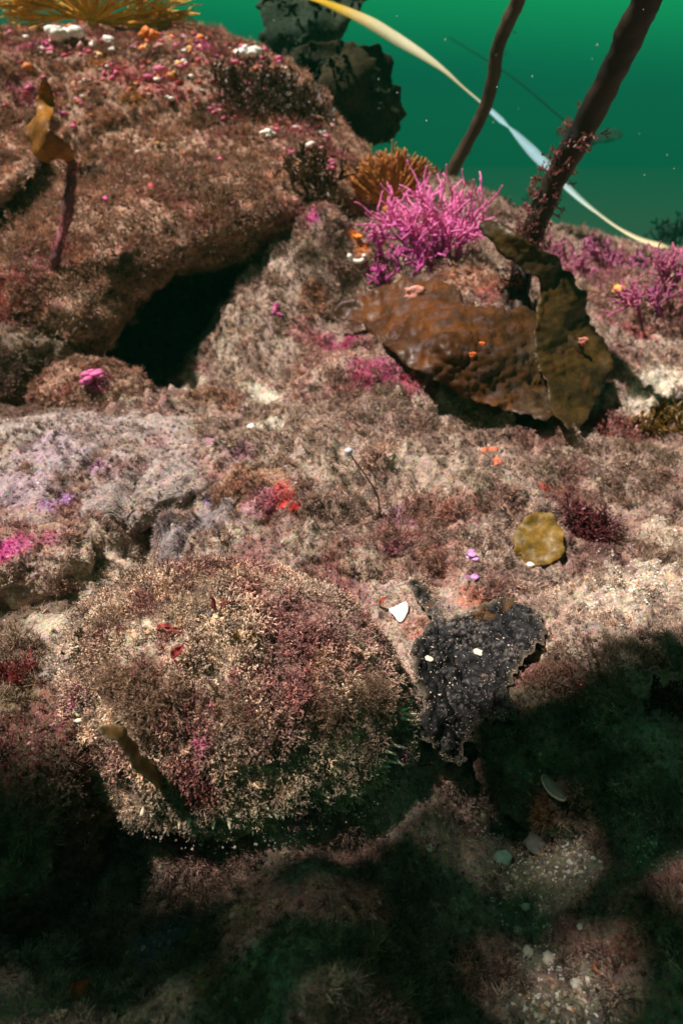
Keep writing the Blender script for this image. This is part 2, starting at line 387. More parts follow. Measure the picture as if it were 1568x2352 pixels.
ny, nx = 760, 620
t = np.linspace(0, 1, ny); Yg = np.interp(t, [0, .03, .10, .50, .80, .93, 1], [-3, -.25, .08, .62, 1.55, 2.6, 90])
s = np.linspace(-1, 1, nx)
hw = np.interp(Yg, [-3, -.25, .1, .6, 1.5, 2.6, 90], [4, .9, .5, .75, 1.5, 3.2, 90])
XX = s[None, :] * hw[:, None]; YY = np.repeat(Yg[:, None], nx, 1)
G = np.c_[XX.ravel(), YY.ravel(), np.zeros(ny * nx)]
G[:, 2] = height(G)
BED_F = grid_faces(ny, nx)

# ------------------------------------------------------------------ boulders: star-shaped, radii by control points on their directions
def boulder(centre, ctrl, base, sub, amp, seed, freq=3.0, sq=(1, 1, 1)):
    centre = np.asarray(centre, float); V, F = ico(sub); U = V.copy()
    D = []; Rr = []
    for p in ctrl:
        v = (np.asarray(p) - centre) / np.asarray(sq); r = np.linalg.norm(v); D.append(v / r); Rr.append(r)
    if len(D):
        f = TPS3(np.array(D), np.array(Rr) - base); rad = base + f(U)
    else: rad = np.full(len(U), base)
    P = U * rad[:, None] * np.asarray(sq)
    d = amp * (fbm(P + seed, freq, 3, seed)) + amp * 0.9 * billow(P + seed, freq * 4.5, 3, seed + 5) + 0.012 * fbm(P + seed, 38, 3, seed + 9) + .004 * fbm(P + seed, 130, 2, seed + 19)
    return centre + P + U * d[:, None], F
class TPS3:
    def __init__(s, D, r): s.D = D; K = s.k(D, D) + 2e-3 * np.eye(len(D)); s.w = np.linalg.solve(K, r)
    def k(s, A, B):
        return np.exp(-((A[:, None] - B[None]) ** 2).sum(-1) / 0.22)
    def __call__(s, U):
        r = np.empty(len(U))
        for i in range(0, len(U), 40000): r[i:i + 40000] = s.k(U[i:i + 40000], s.D) @ s.w
        return r
A_c = np.array([-.72, 1.42, .16])
A_ctrl = [pY(*p) for p in [(-300,150,1.9),(0,25,1.85),(200,15,1.85),(380,30,1.85),(520,72,1.8),(610,110,1.75),(690,210,1.68),(760,290,1.58),(815,350,1.5),(100,200,1.5),(350,200,1.45),(550,220,1.45),
  (0,400,1.2),(200,400,1.17),(400,400,1.16),(600,400,1.2),(740,420,1.25),(0,560,1.02),(150,560,1.0),(300,560,1.02),(450,520,1.08),(600,500,1.12),(680,540,1.15),
  (0,735,.90),(120,738,.90),(230,680,.93),(330,560,1.0),(430,548,1.06),(540,560,1.1),(-200,760,1.0),
  (60,760,.98),(220,800,1.0),(330,640,1.14),(450,600,1.22),(250,760,1.08),(180,850,1.03)]]
A_ctrl += [np.array(p) for p in [(-1.35,1.6,.22),(-.8,2.2,.3),(-.3,2.05,.15),(-1.2,2.0,.3),(-1.25,1.15,.08),(-.7,1.5,-.35),(-.4,1.3,-.3),(-1.,1.2,-.3),(0.0,1.7,-.05)]]
def tame(P):          # keep the left shoulder of the boulder as low as the part in view
    m = np.interp(P[:, 1], [.8, 1.0, 1.15, 1.3, 1.5, 1.9], [.14, .20, .27, .34, .44, .55]) + .02 * fbm(P, 9, 2, 71); z = P[:, 2]; k = .03
    P = P.copy(); P[:, 2] = -k * np.log(np.exp(-z / k) + np.exp(-m / k)); return P
rocks = []   # name, label, V, F, tint preset, turf density factor
_V, _F = boulder(A_c, A_ctrl, .45, 7, .024, 21)
rocks.append(('reef_boulder', 'big brown turf covered boulder filling the upper left, overhanging a dark hollow', tame(_V), _F, 'brown'))
def erock(name, label, px, py, z, rad, amp, seed, preset, rz=0, sub=6, freq=9, sink=0.0):
    c = pz(px, py, z); V, F = ico(sub); Vn = np.sign(V) * np.abs(V) ** 0.85; P = Vn * np.asarray(rad)
    d = amp * fbm(P + seed, freq, 3, seed) + amp * .4 * billow(P + seed, freq * 4, 3, seed + 3) + 0.005 * fbm(P + seed, 70, 3, seed + 7)
    P = P + V * d[:, None]; cs, sn = math.cos(rz), math.sin(rz)
    P = np.c_[P[:, 0] * cs - P[:, 1] * sn, P[:, 0] * sn + P[:, 1] * cs, P[:, 2]] + c - np.array([0, 0, sink])
    rocks.append((name, label, P, F, preset))
erock('flat_rock', 'flat lilac grey slab at the left edge with a dark crevice on its right', 150, 1085, .012, (.185, .125, .034), .008, 31, 'lilac', .25)
def cracks(V, lines, z, wd, dp):
    for pl in lines:
        for q in range(len(pl) - 1):
            d, t = seg_d(V, pz(*pl[q], z), pz(*pl[q + 1], z)); d = d + .003 * vnoise(V * 90, 8); V[:, 2] -= dp * np.exp(-(d / wd) ** 2) * (V[:, 2] > 0)
cracks(rocks[1][2], [[(150, 1210), (165, 1110), (260, 1030), (330, 1000)], [(0, 1190), (70, 1150), (130, 1100)], [(250, 1180), (300, 1100), (350, 1040)], [(60, 1040), (120, 1000)]], .04, .0055, .012)
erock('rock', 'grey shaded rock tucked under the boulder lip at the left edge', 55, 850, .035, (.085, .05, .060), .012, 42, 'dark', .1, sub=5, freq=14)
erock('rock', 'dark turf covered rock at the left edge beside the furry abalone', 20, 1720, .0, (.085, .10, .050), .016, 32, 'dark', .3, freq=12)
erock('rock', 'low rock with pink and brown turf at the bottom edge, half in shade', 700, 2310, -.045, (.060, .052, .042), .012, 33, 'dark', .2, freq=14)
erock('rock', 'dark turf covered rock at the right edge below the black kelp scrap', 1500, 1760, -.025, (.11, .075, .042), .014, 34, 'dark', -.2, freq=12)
erock('rock', 'small pink crusted rock at the left edge above the abalone', 60, 1290, .012, (.050, .036, .024), .008, 35, 'pinky', .1, sub=5, freq=20)
erock('rock', 'brown rock lobe with a bright pink patch at the left end of the hollow', 215, 905, .028, (.075, .05, .032), .012, 36, 'brown', -.35, sub=5, freq=16)
erock('rock', 'rounded brown rock between the dark hollow and the pale sand pocket', 480, 955, .004, (.052, .038, .028), .009, 37, 'brown', .1, sub=5, freq=16)
erock('rock', 'pink crusted rock lobe just below the left tip of the big brown kelp blade', 850, 880, .03, (.105, .10, .045), .016, 38, 'pinky', -.4, freq=12)
erock('rock', 'grey brown rock at the right edge beyond the big kelp blade', 1470, 760, .0, (.15, .15, .085), .022, 39, 'pinky', .0, freq=9)
erock('rock', 'small lumpy rock with red sponge in front of the pale silt flat', 620, 1140, .015, (.055, .04, .024), .008, 40, 'brown', .3, sub=5, freq=22)
erock('rock', 'low reddish rock behind the white shell chip', 930, 1270, -.004, (.075, .045, .018), .009, 41, 'pinky', .1, sub=5, freq=20)

# ------------------------------------------------------------------ abalone
AB_c = pz(562, 1640, -.004)
def abalone_surface(sub=6, grow=0.0):
    V, F = ico(sub); a = np.arctan2(V[:, 1], V[:, 0])
    rx, ry, rz = .110 + grow, .088 + grow, .098 + grow
    egg = 1 + .05 * np.cos(a - 2.7) + .02 * np.cos(2 * a + .6)
    up = V[:, 2] > 0; e = .88
    P = np.c_[V[:, 0] * rx * egg, V[:, 1] * ry * egg, np.where(up, np.abs(V[:, 2]) ** e * rz, V[:, 2] * .012)]
    P[:, 2] *= 1 + .10 * np.clip(-V[:, 0], -1, 1) * (V[:, 2] > 0)      # apex to the left
    # spiral shoulder near the apex
    n = 0.005 * fbm(P, 28, 2, 77) + 0.0045 * billow(P, 85, 3, 78)
    P = P + V * n[:, None]; P[:, 0] += -.012 * V[:, 2].clip(0)
    return P + AB_c, F, V
abV, abF, abU = abalone_surface(6)

# ------------------------------------------------------------------ looking surfaces up
allV = [G[:, :3]]; trees = []
def tree(V, F): return BVHTree.FromPolygons([tuple(v) for v in V.tolist()], [tuple(f) for f in F.tolist()])
T_bed = tree(G, BED_F); trees.append(T_bed)
T_rock = [tree(r[2], r[3]) for r in rocks]; trees += T_rock
T_ab = tree(abV, abF); trees.append(T_ab)
def hit(px, py, which=None):
    d = Vector(dirs(px, py)).normalized(); o = Vector((0, 0, CAMZ)); best = None
    for tr in (which or trees):
        h = tr.ray_cast(o, d)
        if h[0] is not None and (best is None or h[3] < best[2]): best = (h[0], h[1], h[3])
    if best is None: p = pz(px, py, 0.0); return np.array(p), np.array([0, 0, 1.]), 9
    nn = best[1] if best[1].dot(d) < 0 else -best[1]
    return np.array(best[0]), np.array(nn), best[2]
def ground(x, y, which=None):
    best = None
    for tr in (which or trees):
        h = tr.ray_cast(Vector((x, y, 2)), Vector((0, 0, -1)))
        if h[0] is not None and (best is None or h[0].z > best): best = h[0].z
    return best if best is not None else 0.0

# ------------------------------------------------------------------ natural colour zones (what grows where)
PINK = (.55, .10, .26); MAG = (.60, .07, .30); LIL = (.52, .40, .46); SAND = (.60, .48, .38); WSAND = (.86, .78, .64); RED = (.34, .03, .03); ORG = (.6, .16, .04)
OLV = (.10, .07, .015); DRK = (.06, .035, .022); SALM = (.5, .2, .13); SILT = (.51, .40, .325)
PAINT = [ # px, py, radius px, colour, strength, turf factor
 (800,790,55,PINK,.9,.8),(850,850,60,PINK,.75,.8),(900,860,40,PINK,.6,.8),(945,880,35,(.5,.07,.15),.8,.8),(830,880,40,(.4,.05,.12),.6,.8),(760,790,30,PINK,.5,1),(990,890,20,(.5,.07,.15),.8,1),
 (220,872,26,MAG,.95,.5),(50,1245,45,PINK,.8,.7),(110,1235,30,PINK,.6,.7),(10,1260,30,MAG,.8,.5),(720,495,18,MAG,.9,.4),(635,550,22,(.4,.05,.12),.7,1),(470,105,26,MAG,.85,.4),
 (280,165,24,(.62,.16,.2),.9,.4),(300,185,20,(.6,.12,.16),.8,.5),(360,195,28,(.5,.1,.13),.7,.5),(405,220,26,(.36,.05,.08),.7,.8),(190,185,20,ORG,.5,.8),(310,235,16,(.6,.3,.04),.9,.4),
 (240,145,24,(.6,.28,.1),.8,.5),(20,115,40,(.6,.3,.3),.6,.5),(60,110,34,PINK,.5,.6),(40,215,40,PINK,.45,.9),(0,500,60,SALM,.3,1),(20,680,60,(.4,.05,.06),.6,1),(90,600,60,PINK,.35,1),
 (600,150,30,PINK,.4,.9),(560,240,60,PINK,.2,1),(650,205,30,SALM,.6,1),(640,290,60,SALM,.35,1),(700,300,50,(.5,.14,.2),.4,1),(760,350,40,(.5,.14,.2),.4,1),
 (615,925,48,WSAND,1,.05),(640,975,38,WSAND,1,.05),(575,895,30,WSAND,.9,.1),(590,975,25,WSAND,.8,.1),(1520,890,70,WSAND,1,.03),(1480,945,50,WSAND,.8,.1),(1568,960,50,WSAND,.9,.1),(1440,880,40,WSAND,.8,.1),
 (1480,1300,110,SAND,1,.04),(1400,1360,90,SAND,1,.05),(1560,1350,80,SAND,1,.05),(1520,1230,70,SAND,.9,.1),(1300,1360,60,SAND,.7,.3),
 (90,1390,90,SAND,.95,.04),(200,1300,60,SAND,.9,.05),(560,1235,60,SILT,.9,.1),(700,1240,60,SILT,.8,.15),(830,1290,50,SILT,.6,.3),(330,1270,60,SAND,.9,.08),(260,1350,50,SAND,.9,.08),(200,1430,60,SAND,.9,.08),(420,1225,50,SAND,.7,.2),(120,1440,90,SAND,1,.05),(60,1400,50,SAND,.9,.1),(170,1500,60,SAND,.9,.1),(130,1540,40,(.5,.42,.36),.9,.1),(280,1280,70,SAND,.8,.2),(180,1380,50,SAND,.8,.2),(230,1330,50,SAND,.7,.3),(240,1240,50,SAND,.6,.3),
 (950,1085,95,SILT,.95,.1),(760,1060,80,SILT,.85,.12),(680,1040,60,SILT,.8,.15),(1060,1060,50,SILT,.8,.2),(1080,1120,70,SILT,.6,.6),(800,1170,90,SILT,.7,.5),(430,880,70,SILT,1,.05),(400,800,90,SILT,1,.02),(540,760,60,SILT,.9,.15),(520,830,50,SILT,.9,.15),
 (480,1200,60,(.28,.24,.27),.8,.1),(390,1230,60,(.28,.24,.27),.8,.1),(510,1050,60,(.5,.33,.3),.7,.2),(480,1020,30,(.5,.2,.36),.6,.2),(560,1040,40,(.45,.22,.33),.5,.3),
 (650,1150,42,(.55,.09,.09),.85,.5),(675,1165,20,(.5,.02,.015),1,.3),(600,1150,40,(.5,.2,.28),.6,.6),(915,1190,40,(.45,.2,.3),.6,.4),(905,1250,30,(.5,.16,.25),.6,.4),(485,1155,18,(.35,.28,.5),.8,.2),
 (990,1170,60,(.42,.13,.1),.5,.9),(1060,1170,60,(.36,.10,.09),.5,1),(1000,1290,60,(.36,.12,.08),.5,1),(1150,1150,50,(.3,.1,.07),.5,1),
 (1240,1120,18,(.65,.10,.04),1,.2),(1330,1200,90,(.16,.045,.05),.8,1.3),(1380,1270,80,(.16,.05,.05),.7,1.3),(1330,1140,60,(.25,.09,.07),.6,1),(1250,1000,70,(.3,.11,.1),.5,1.2),(1420,970,50,(.25,.07,.08),.5,1.2),
 (1450,770,50,(.5,.08,.12),.7,.9),(1380,740,40,(.5,.14,.15),.6,.9),(1480,660,40,(.4,.12,.2),.5,.9),(1330,640,60,(.5,.12,.25),.5,.9),(1300,600,60,(.5,.12,.25),.6,.9),(1400,620,60,(.45,.12,.22),.5,.9),(1420,870,30,(.4,.1,.12),.7,1),
 (1100,640,90,(.55,.26,.15),.6,.8),(1130,680,50,(.5,.12,.13),.6,.9),(860,630,60,(.5,.3,.2),.5,.8),(720,690,40,(.6,.3,.18),.6,.6),(700,760,40,(.5,.12,.15),.5,1),(810,540,20,(.7,.2,.03),.9,.3),(830,573,20,(.7,.2,.03),.9,.3),
 (1150,1400,50,(.55,.24,.16),.6,.2),(1080,1380,40,(.55,.22,.14),.7,.2),(960,1440,30,(.5,.22,.15),.6,.3),(900,1720,28,(.35,.08,.2),.8,.5),(690,1870,26,(.35,.08,.18),.7,.6),(430,1920,45,(.3,.02,.06),.8,.6),
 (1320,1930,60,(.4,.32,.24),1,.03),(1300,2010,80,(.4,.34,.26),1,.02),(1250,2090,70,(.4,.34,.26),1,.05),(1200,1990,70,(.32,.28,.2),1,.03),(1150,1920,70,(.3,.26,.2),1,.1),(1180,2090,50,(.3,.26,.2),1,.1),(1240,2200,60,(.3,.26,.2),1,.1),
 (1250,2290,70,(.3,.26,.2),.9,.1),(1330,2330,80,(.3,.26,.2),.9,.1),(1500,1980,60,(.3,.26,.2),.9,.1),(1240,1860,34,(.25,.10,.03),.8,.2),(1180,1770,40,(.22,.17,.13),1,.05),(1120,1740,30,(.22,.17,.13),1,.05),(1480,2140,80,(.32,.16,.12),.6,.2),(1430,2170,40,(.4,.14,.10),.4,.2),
 (380,2180,60,(.24,.22,.28),1,.08),(350,2230,40,(.35,.2,.25),.8,.1),(470,2250,50,(.55,.22,.15),.7,.2),(560,2320,60,(.5,.25,.18),.6,.3),(180,2290,22,(.5,.08,.03),1,.1),
 (60,1120,80,LIL,.8,.1),(120,1030,80,LIL,.8,.15),(250,1150,60,(.40,.32,.30),.8,.1),(145,1148,22,(.42,.2,.5),.9,.05),(110,1160,24,(.5,.25,.5),.7,.05),(225,1070,24,(.5,.26,.46),.7,.1),(90,1050,24,(.55,.35,.5),.6,.05),(300,1020,50,(.38,.27,.2),.6,.8),(50,1185,50,(.45,.36,.34),.6,.1),
 (205,1555,8,MAG,1,0),(197,1608,9,MAG,1,0),(460,1700,11,(.75,.05,.35),1,0),(466,1722,9,(.75,.05,.35),1,0),(432,1752,9,(.6,.06,.25),.9,.1),(360,1690,22,(.55,.14,.18),.6,.4),
 (380,1480,55,(.62,.45,.36),.85,.22),(355,1520,40,(.6,.42,.33),.8,.3),(410,1500,34,(.62,.45,.36),.8,.2),(380,1460,20,(.55,.25,.2),.7,.2),(480,1415,14,(.3,.33,.36),1,.1),(735,1540,38,(.45,.3,.2),.6,.5),(385,1365,20,(.6,.38,.2),.7,.3),(690,1340,60,(.5,.42,.28),.5,.9),(500,1330,70,(.5,.42,.28),.5,.9),(430,1400,60,(.5,.42,.28),.5,.9),
 (570,1290,80,(.26,.07,.08),.6,1),(480,1300,60,(.26,.07,.08),.5,1),(730,1310,60,(.26,.07,.08),.6,1),(800,1370,50,(.26,.07,.08),.5,1),(330,1400,50,(.26,.09,.08),.5,1),(240,1490,50,(.26,.09,.08),.4,1),(450,1800,50,(.28,.05,.07),.7,1),(300,1600,70,(.22,.12,.07),.5,1),(430,1640,80,(.3,.13,.11),.5,1),(260,1750,60,(.28,.10,.10),.5,1),
]
PT = []
for px, py, rp_, c, s_, tf in PAINT:
    p, n, dd = hit(px, py); PT.append((p, rp_ * dd / FPX, np.array(c), s_, tf))
PRE = {  # base, second, third colour; turf density factor
 'bed': ((.50, .37, .305), (.36, .225, .19), (.58, .46, .385)), 'brown': ((.50, .30, .215), (.33, .17, .12), (.64, .43, .33)),
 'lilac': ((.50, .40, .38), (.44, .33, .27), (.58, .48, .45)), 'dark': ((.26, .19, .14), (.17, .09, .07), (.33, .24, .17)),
 'pinky': ((.50, .31, .26), (.36, .17, .16), (.58, .43, .35)), 'abalone': ((.56, .42, .32), (.38, .21, .19), (.74, .60, .46))}
def zone(V, preset, nrm_z=None, seed=0):
    a, b, c = (np.array(x) for x in PRE[preset]); n = len(V)
    f1 = sst(fbm(V, 9, 3, 101 + seed), -.3, .6)[:, None]; f2 = sst(fbm(V, 34, 3, 111 + seed), -.1, .6)[:, None]; f3 = sst(fbm(V, 22, 3, 121 + seed), .25, .7)[:, None]
    col = a * (1 - f1) + b * f1; col = col * (1 - f2 * .7) + c * f2 * .7
    pk = sst(fbm(V, 14, 3, 131 + seed), .35, .75)[:, None] * .45; col = col * (1 - pk) + np.array((.36, .10, .11)) * pk
    ol = sst(fbm(V, 17, 3, 141 + seed), .45, .8)[:, None] * .5; col = col * (1 - ol) + np.array((.14, .10, .04)) * ol
    dens = 0.55 + 0.45 * sst(fbm(V, 12, 2, 151 + seed), -.4, .3)
    if preset == 'lilac': dens = dens * .35
    nz = vnoise(V * 130, 5) * .35 + vnoise(V * 40, 6) * .35
    for p, r, cc, s_, tf in PT:
        d = np.linalg.norm(V - p, axis=1) / r; m = np.nonzero(d < 1.8)[0]
        if not len(m): continue
        k = s_ * (1 - sst(d[m] + nz[m], .65, 1.15)); col[m] = col[m] * (1 - k[:, None]) + cc * k[:, None]
        dens[m] = dens[m] * (1 - k) + tf * k * .9 if tf < .5 else dens[m] * (1 - k * .3) + tf * k * .3
    return col, dens

def seen(V, m=.35):                      # where a viewer near the photograph's place can look
    d = V[:, 1] * CP + (CAMZ - V[:, 2]) * SP; return (np.abs(V[:, 0]) < d * .56 + m * .5) & (V[:, 1] > .0) & (V[:, 1] < 2.4)

# sea bed
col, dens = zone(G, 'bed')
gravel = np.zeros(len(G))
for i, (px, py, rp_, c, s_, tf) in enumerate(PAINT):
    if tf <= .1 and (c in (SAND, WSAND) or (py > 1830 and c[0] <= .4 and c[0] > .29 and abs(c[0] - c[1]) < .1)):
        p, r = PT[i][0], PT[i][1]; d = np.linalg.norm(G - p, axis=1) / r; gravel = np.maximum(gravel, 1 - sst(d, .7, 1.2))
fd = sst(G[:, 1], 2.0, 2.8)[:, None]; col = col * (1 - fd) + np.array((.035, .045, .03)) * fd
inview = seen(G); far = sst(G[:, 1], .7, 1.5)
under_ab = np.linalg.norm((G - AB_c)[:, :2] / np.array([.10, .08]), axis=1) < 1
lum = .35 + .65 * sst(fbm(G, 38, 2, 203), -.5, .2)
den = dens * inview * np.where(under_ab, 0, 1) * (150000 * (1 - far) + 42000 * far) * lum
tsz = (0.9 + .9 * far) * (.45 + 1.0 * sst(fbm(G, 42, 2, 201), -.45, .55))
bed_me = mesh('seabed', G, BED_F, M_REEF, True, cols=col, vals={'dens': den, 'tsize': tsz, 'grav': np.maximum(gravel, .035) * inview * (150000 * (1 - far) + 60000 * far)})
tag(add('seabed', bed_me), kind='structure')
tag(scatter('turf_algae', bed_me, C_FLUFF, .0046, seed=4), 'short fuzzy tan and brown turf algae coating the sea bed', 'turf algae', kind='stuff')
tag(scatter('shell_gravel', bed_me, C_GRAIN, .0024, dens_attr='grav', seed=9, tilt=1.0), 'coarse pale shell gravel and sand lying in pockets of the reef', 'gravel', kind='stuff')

# rocks
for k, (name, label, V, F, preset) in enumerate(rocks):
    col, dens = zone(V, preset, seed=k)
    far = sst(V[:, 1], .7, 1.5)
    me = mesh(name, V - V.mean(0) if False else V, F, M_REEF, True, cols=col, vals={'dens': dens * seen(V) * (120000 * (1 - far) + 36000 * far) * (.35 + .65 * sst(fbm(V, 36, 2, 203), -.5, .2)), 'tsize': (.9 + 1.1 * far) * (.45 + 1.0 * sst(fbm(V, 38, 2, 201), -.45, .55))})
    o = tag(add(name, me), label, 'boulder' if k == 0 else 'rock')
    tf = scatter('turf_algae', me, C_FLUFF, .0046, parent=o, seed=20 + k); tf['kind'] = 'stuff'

# abalone body
col, dens = zone(abV, 'abalone', seed=50)
rim = abU[:, 2] < .0
me = mesh('shell', abV, abF, M_REEF, True, cols=col, vals={'dens': dens * (abU[:, 2] > -.05) * 330000, 'tsize': .6 + .8 * sst(fbm(abV, 60, 2, 205), -.5, .5), 'd2': dens * (abU[:, 2] > .02) * 90000})
ab = add('abalone', None); tag(ab, 'large abalone, domed shell overgrown by tan and red turf, pale feelers along its rim', 'abalone')
sh = add('shell', me, ab)
tf = scatter('silty_turf', me, C_SILT, .0032, parent=sh, seed=60, tilt=.6); tf['kind'] = 'stuff'
tf = scatter('branched_turf', me, C_FORK, .0060, parent=sh, dens_attr='d2', seed=61, tilt=.8); tf['kind'] = 'stuff'
if False: print('', ' '.join('%.2f'%ground(xx,0,[T_rock[0]]) for xx in (0,)))
#@@MORE
# ------------------------------------------------------------------ thin blades traced from outlines, each with its own distance and thickness
def inpoly(P, poly):
    x, y = P[:, 0], P[:, 1]; r = np.zeros(len(P), bool); n = len(poly)
    for i in range(n):
        x1, y1 = poly[i]; x2, y2 = poly[(i + 1) % n]
        if y1 == y2: continue
        c = ((y1 > y) != (y2 > y)) & (x < (x2 - x1) * (y - y1) / (y2 - y1) + x1); r ^= c
    return r
def smooth_poly(poly, it=2, jag=0.0, jf=.05, seed=0):
    P = np.array(poly, float)
    for _ in range(it):
        Q = np.roll(P, -1, 0); P = np.stack([P * .75 + Q * .25, P * .25 + Q * .75], 1).reshape(-1, 2)
    out_ = []
    for i in range(len(P)):
        a, b = P[i], P[(i + 1) % len(P)]; n = max(1, int(np.linalg.norm(b - a) / 4))
        for j in range(n): out_.append(a + (b - a) * j / n)
    P = np.array(out_)
    if jag:
        T = np.roll(P, -1, 0) - np.roll(P, 1, 0); N = np.c_[-T[:, 1], T[:, 0]]; N /= np.linalg.norm(N, axis=1)[:, None] + 1e-9
        P = P + N * (jag * fbm(np.c_[P, np.zeros(len(P))], jf, 3, seed))[:, None]
    return P
def sheet(poly, step):
    """triangulated fill of a 2D outline, boundary vertices snapped to the outline"""
    mn = poly.min(0) - step; mx = poly.max(0) + step
    nx_ = int((mx[0] - mn[0]) / step) + 2; ny_ = int((mx[1] - mn[1]) / step) + 2
    gx, gy = np.meshgrid(mn[0] + np.arange(nx_) * step, mn[1] + np.arange(ny_) * step); P = np.c_[gx.ravel(), gy.ravel()]
    F = grid_faces(ny_, nx_); cen = P[F].mean(1); F = F[inpoly(cen, poly)]
    used = np.unique(F); remap = -np.ones(len(P), int); remap[used] = np.arange(len(used)); F = remap[F]; P = P[used]
    outm = ~inpoly(P, poly)
    cnt = np.bincount(F.ravel(), minlength=len(P)); bd = outm | (cnt < 4)
    A = poly; B = np.roll(poly, -1, 0); idx = np.nonzero(bd)[0]
    AB = B - A; L2 = (AB ** 2).sum(1) + 1e-9
    t = np.clip(((P[idx][:, None] - A[None]) * AB[None]).sum(-1) / L2, 0, 1); C = A[None] + t[..., None] * AB[None]
    d = np.linalg.norm(P[idx][:, None] - C, axis=-1); k = d.argmin(1); P[idx] = C[np.arange(len(idx)), k]
    e = np.full(len(P), 99.0)
    for i in range(0, len(P), 4000):
        Q = P[i:i + 4000]; t = np.clip(((Q[:, None] - A[None]) * AB[None]).sum(-1) / L2, 0, 1); C = A[None] + t[..., None] * AB[None]
        e[i:i + 4000] = np.linalg.norm(Q[:, None] - C, axis=-1).min(1)
    return P, F, e
def vnormals(V, F):
    n = np.cross(V[F[:, 2]] - V[F[:, 0]], V[F[:, 3]] - V[F[:, 1]]); N = np.zeros_like(V)
    for k in range(4): np.add.at(N, F[:, k], n)
    return N / (np.linalg.norm(N, axis=1)[:, None] + 1e-12)
def cleared(P, f, lift, st=16):
    mn = P.min(0) - 3 * st; mx = P.max(0) + 3 * st; nx_ = int((mx[0] - mn[0]) / st) + 2; ny_ = int((mx[1] - mn[1]) / st) + 2
    gx, gy_ = np.meshgrid(mn[0] + np.arange(nx_) * st, mn[1] + np.arange(ny_) * st); Q = np.c_[gx.ravel(), gy_.ravel()]
    Yc = f(Q / 500).reshape(ny_, nx_); Yh = np.array([hit(a, b)[0][1] for a, b in Q]).reshape(ny_, nx_) - lift
    for a in range(14):
        p = np.pad(Yc, 1, 'edge'); Yc = .5 * Yc + .125 * (p[:-2, 1:-1] + p[2:, 1:-1] + p[1:-1, :-2] + p[1:-1, 2:]); Yc = np.minimum(Yc, Yh)
    p = np.pad(Yc, 1, 'edge'); Yc = .5 * Yc + .125 * (p[:-2, 1:-1] + p[2:, 1:-1] + p[1:-1, :-2] + p[1:-1, 2:])
    u = (P - mn) / st; i = np.floor(u).astype(int); fx, fy = (u - i).T; i0, j0 = i[:, 1], i[:, 0]
    return Yc[i0, j0] * (1 - fx) * (1 - fy) + Yc[i0, j0 + 1] * fx * (1 - fy) + Yc[i0 + 1, j0] * (1 - fx) * fy + Yc[i0 + 1, j0 + 1] * fx * fy
def blade_px(name, outline, ctrl, mat, colf, step=5, jag=3, jf=.05, thick=.0015, amp=.004, freq=30, ruffle=.006, rfreq=35, parent=None, seed=0, it=2, bull=0.0, bfreq=90, clear=None, dk=None):
    poly = smooth_poly(outline, it, jag, jf, seed); P, F, e = sheet(poly, step)
    c = np.array(ctrl, float); f = TPS(c[:, :2] / 500, c[:, 2], 1e-5); Y = f(P / 500)
    if clear is not None: Y = cleared(P, f, clear)
    V = pY(P[:, 0], P[:, 1], Y); N = vnormals(V, F)
    sc_ = np.linalg.norm(V - np.array([0, 0, CAMZ]), axis=1) / FPX; em = e * sc_
    d = amp * fbm(V, freq, 2, seed) + ruffle * np.exp(-em / .012) * fbm(V, rfreq, 2, seed + 3)
    if bull: d = d + bull * billow(V, bfreq, 2, seed + 8)
    V = V + N * d[:, None]; N = vnormals(V, F)
    th = thick * (.35 + .65 * sst(em, 0, .004)); n = len(V)
    V2 = np.r_[V + N * th[:, None] / 2, V - N * th[:, None] / 2]
    E = np.sort(np.stack([F, np.roll(F, -1, 1)], -1).reshape(-1, 2), 1); Eo = np.stack([F, np.roll(F, -1, 1)], -1).reshape(-1, 2)
    u, inv, ct = np.unique(E, axis=0, return_inverse=True, return_counts=True); b = Eo[ct[inv.ravel()] == 1]
    F2 = np.r_[F, (F + n)[:, ::-1], np.stack([b[:, 1], b[:, 0], b[:, 0] + n, b[:, 1] + n], -1)]
    col = colf(V, em); o = add(name, mesh(name, V2, F2, mat, True, cols=np.r_[col, col]), parent)
    return o, V, N, em
def two(c1, c2, freq=25, seed=0, edge=None, ew=.006, third=None):
    c1, c2 = np.array(c1), np.array(c2)
    def f(V, em):
        k = sst(fbm(V, freq, 4, seed), -.5, .6)[:, None]; c = c1 * (1 - k) + c2 * k
        if third is not None:
            k = sst(fbm(V, freq * 2.2, 3, seed + 5), .35, .7)[:, None] * .8; c = c * (1 - k) + np.array(third) * k
        if edge is not None:
            k = np.exp(-em / ew)[:, None]; c = c * (1 - k) + np.array(edge) * k
        return c
    return f
def gloss_frond(name, rough=.35, coat=.35, trans=.25, bd=.0012, scale=160):
    m = tint_mat(name, rough, .5, scale, .4, bd, coat=coat, trans=trans); return m
M_KELP = gloss_frond('wet_kelp', .5, .08, .25)
M_KELP.node_tree.nodes['Principled BSDF'].inputs['Specular IOR Level'].default_value = .3
M_BLACK = gloss_frond('rotten_kelp', .5, .0, .0, .0014, 420); M_BLACK.node_tree.nodes['Principled BSDF'].inputs['Specular IOR Level'].default_value = .22

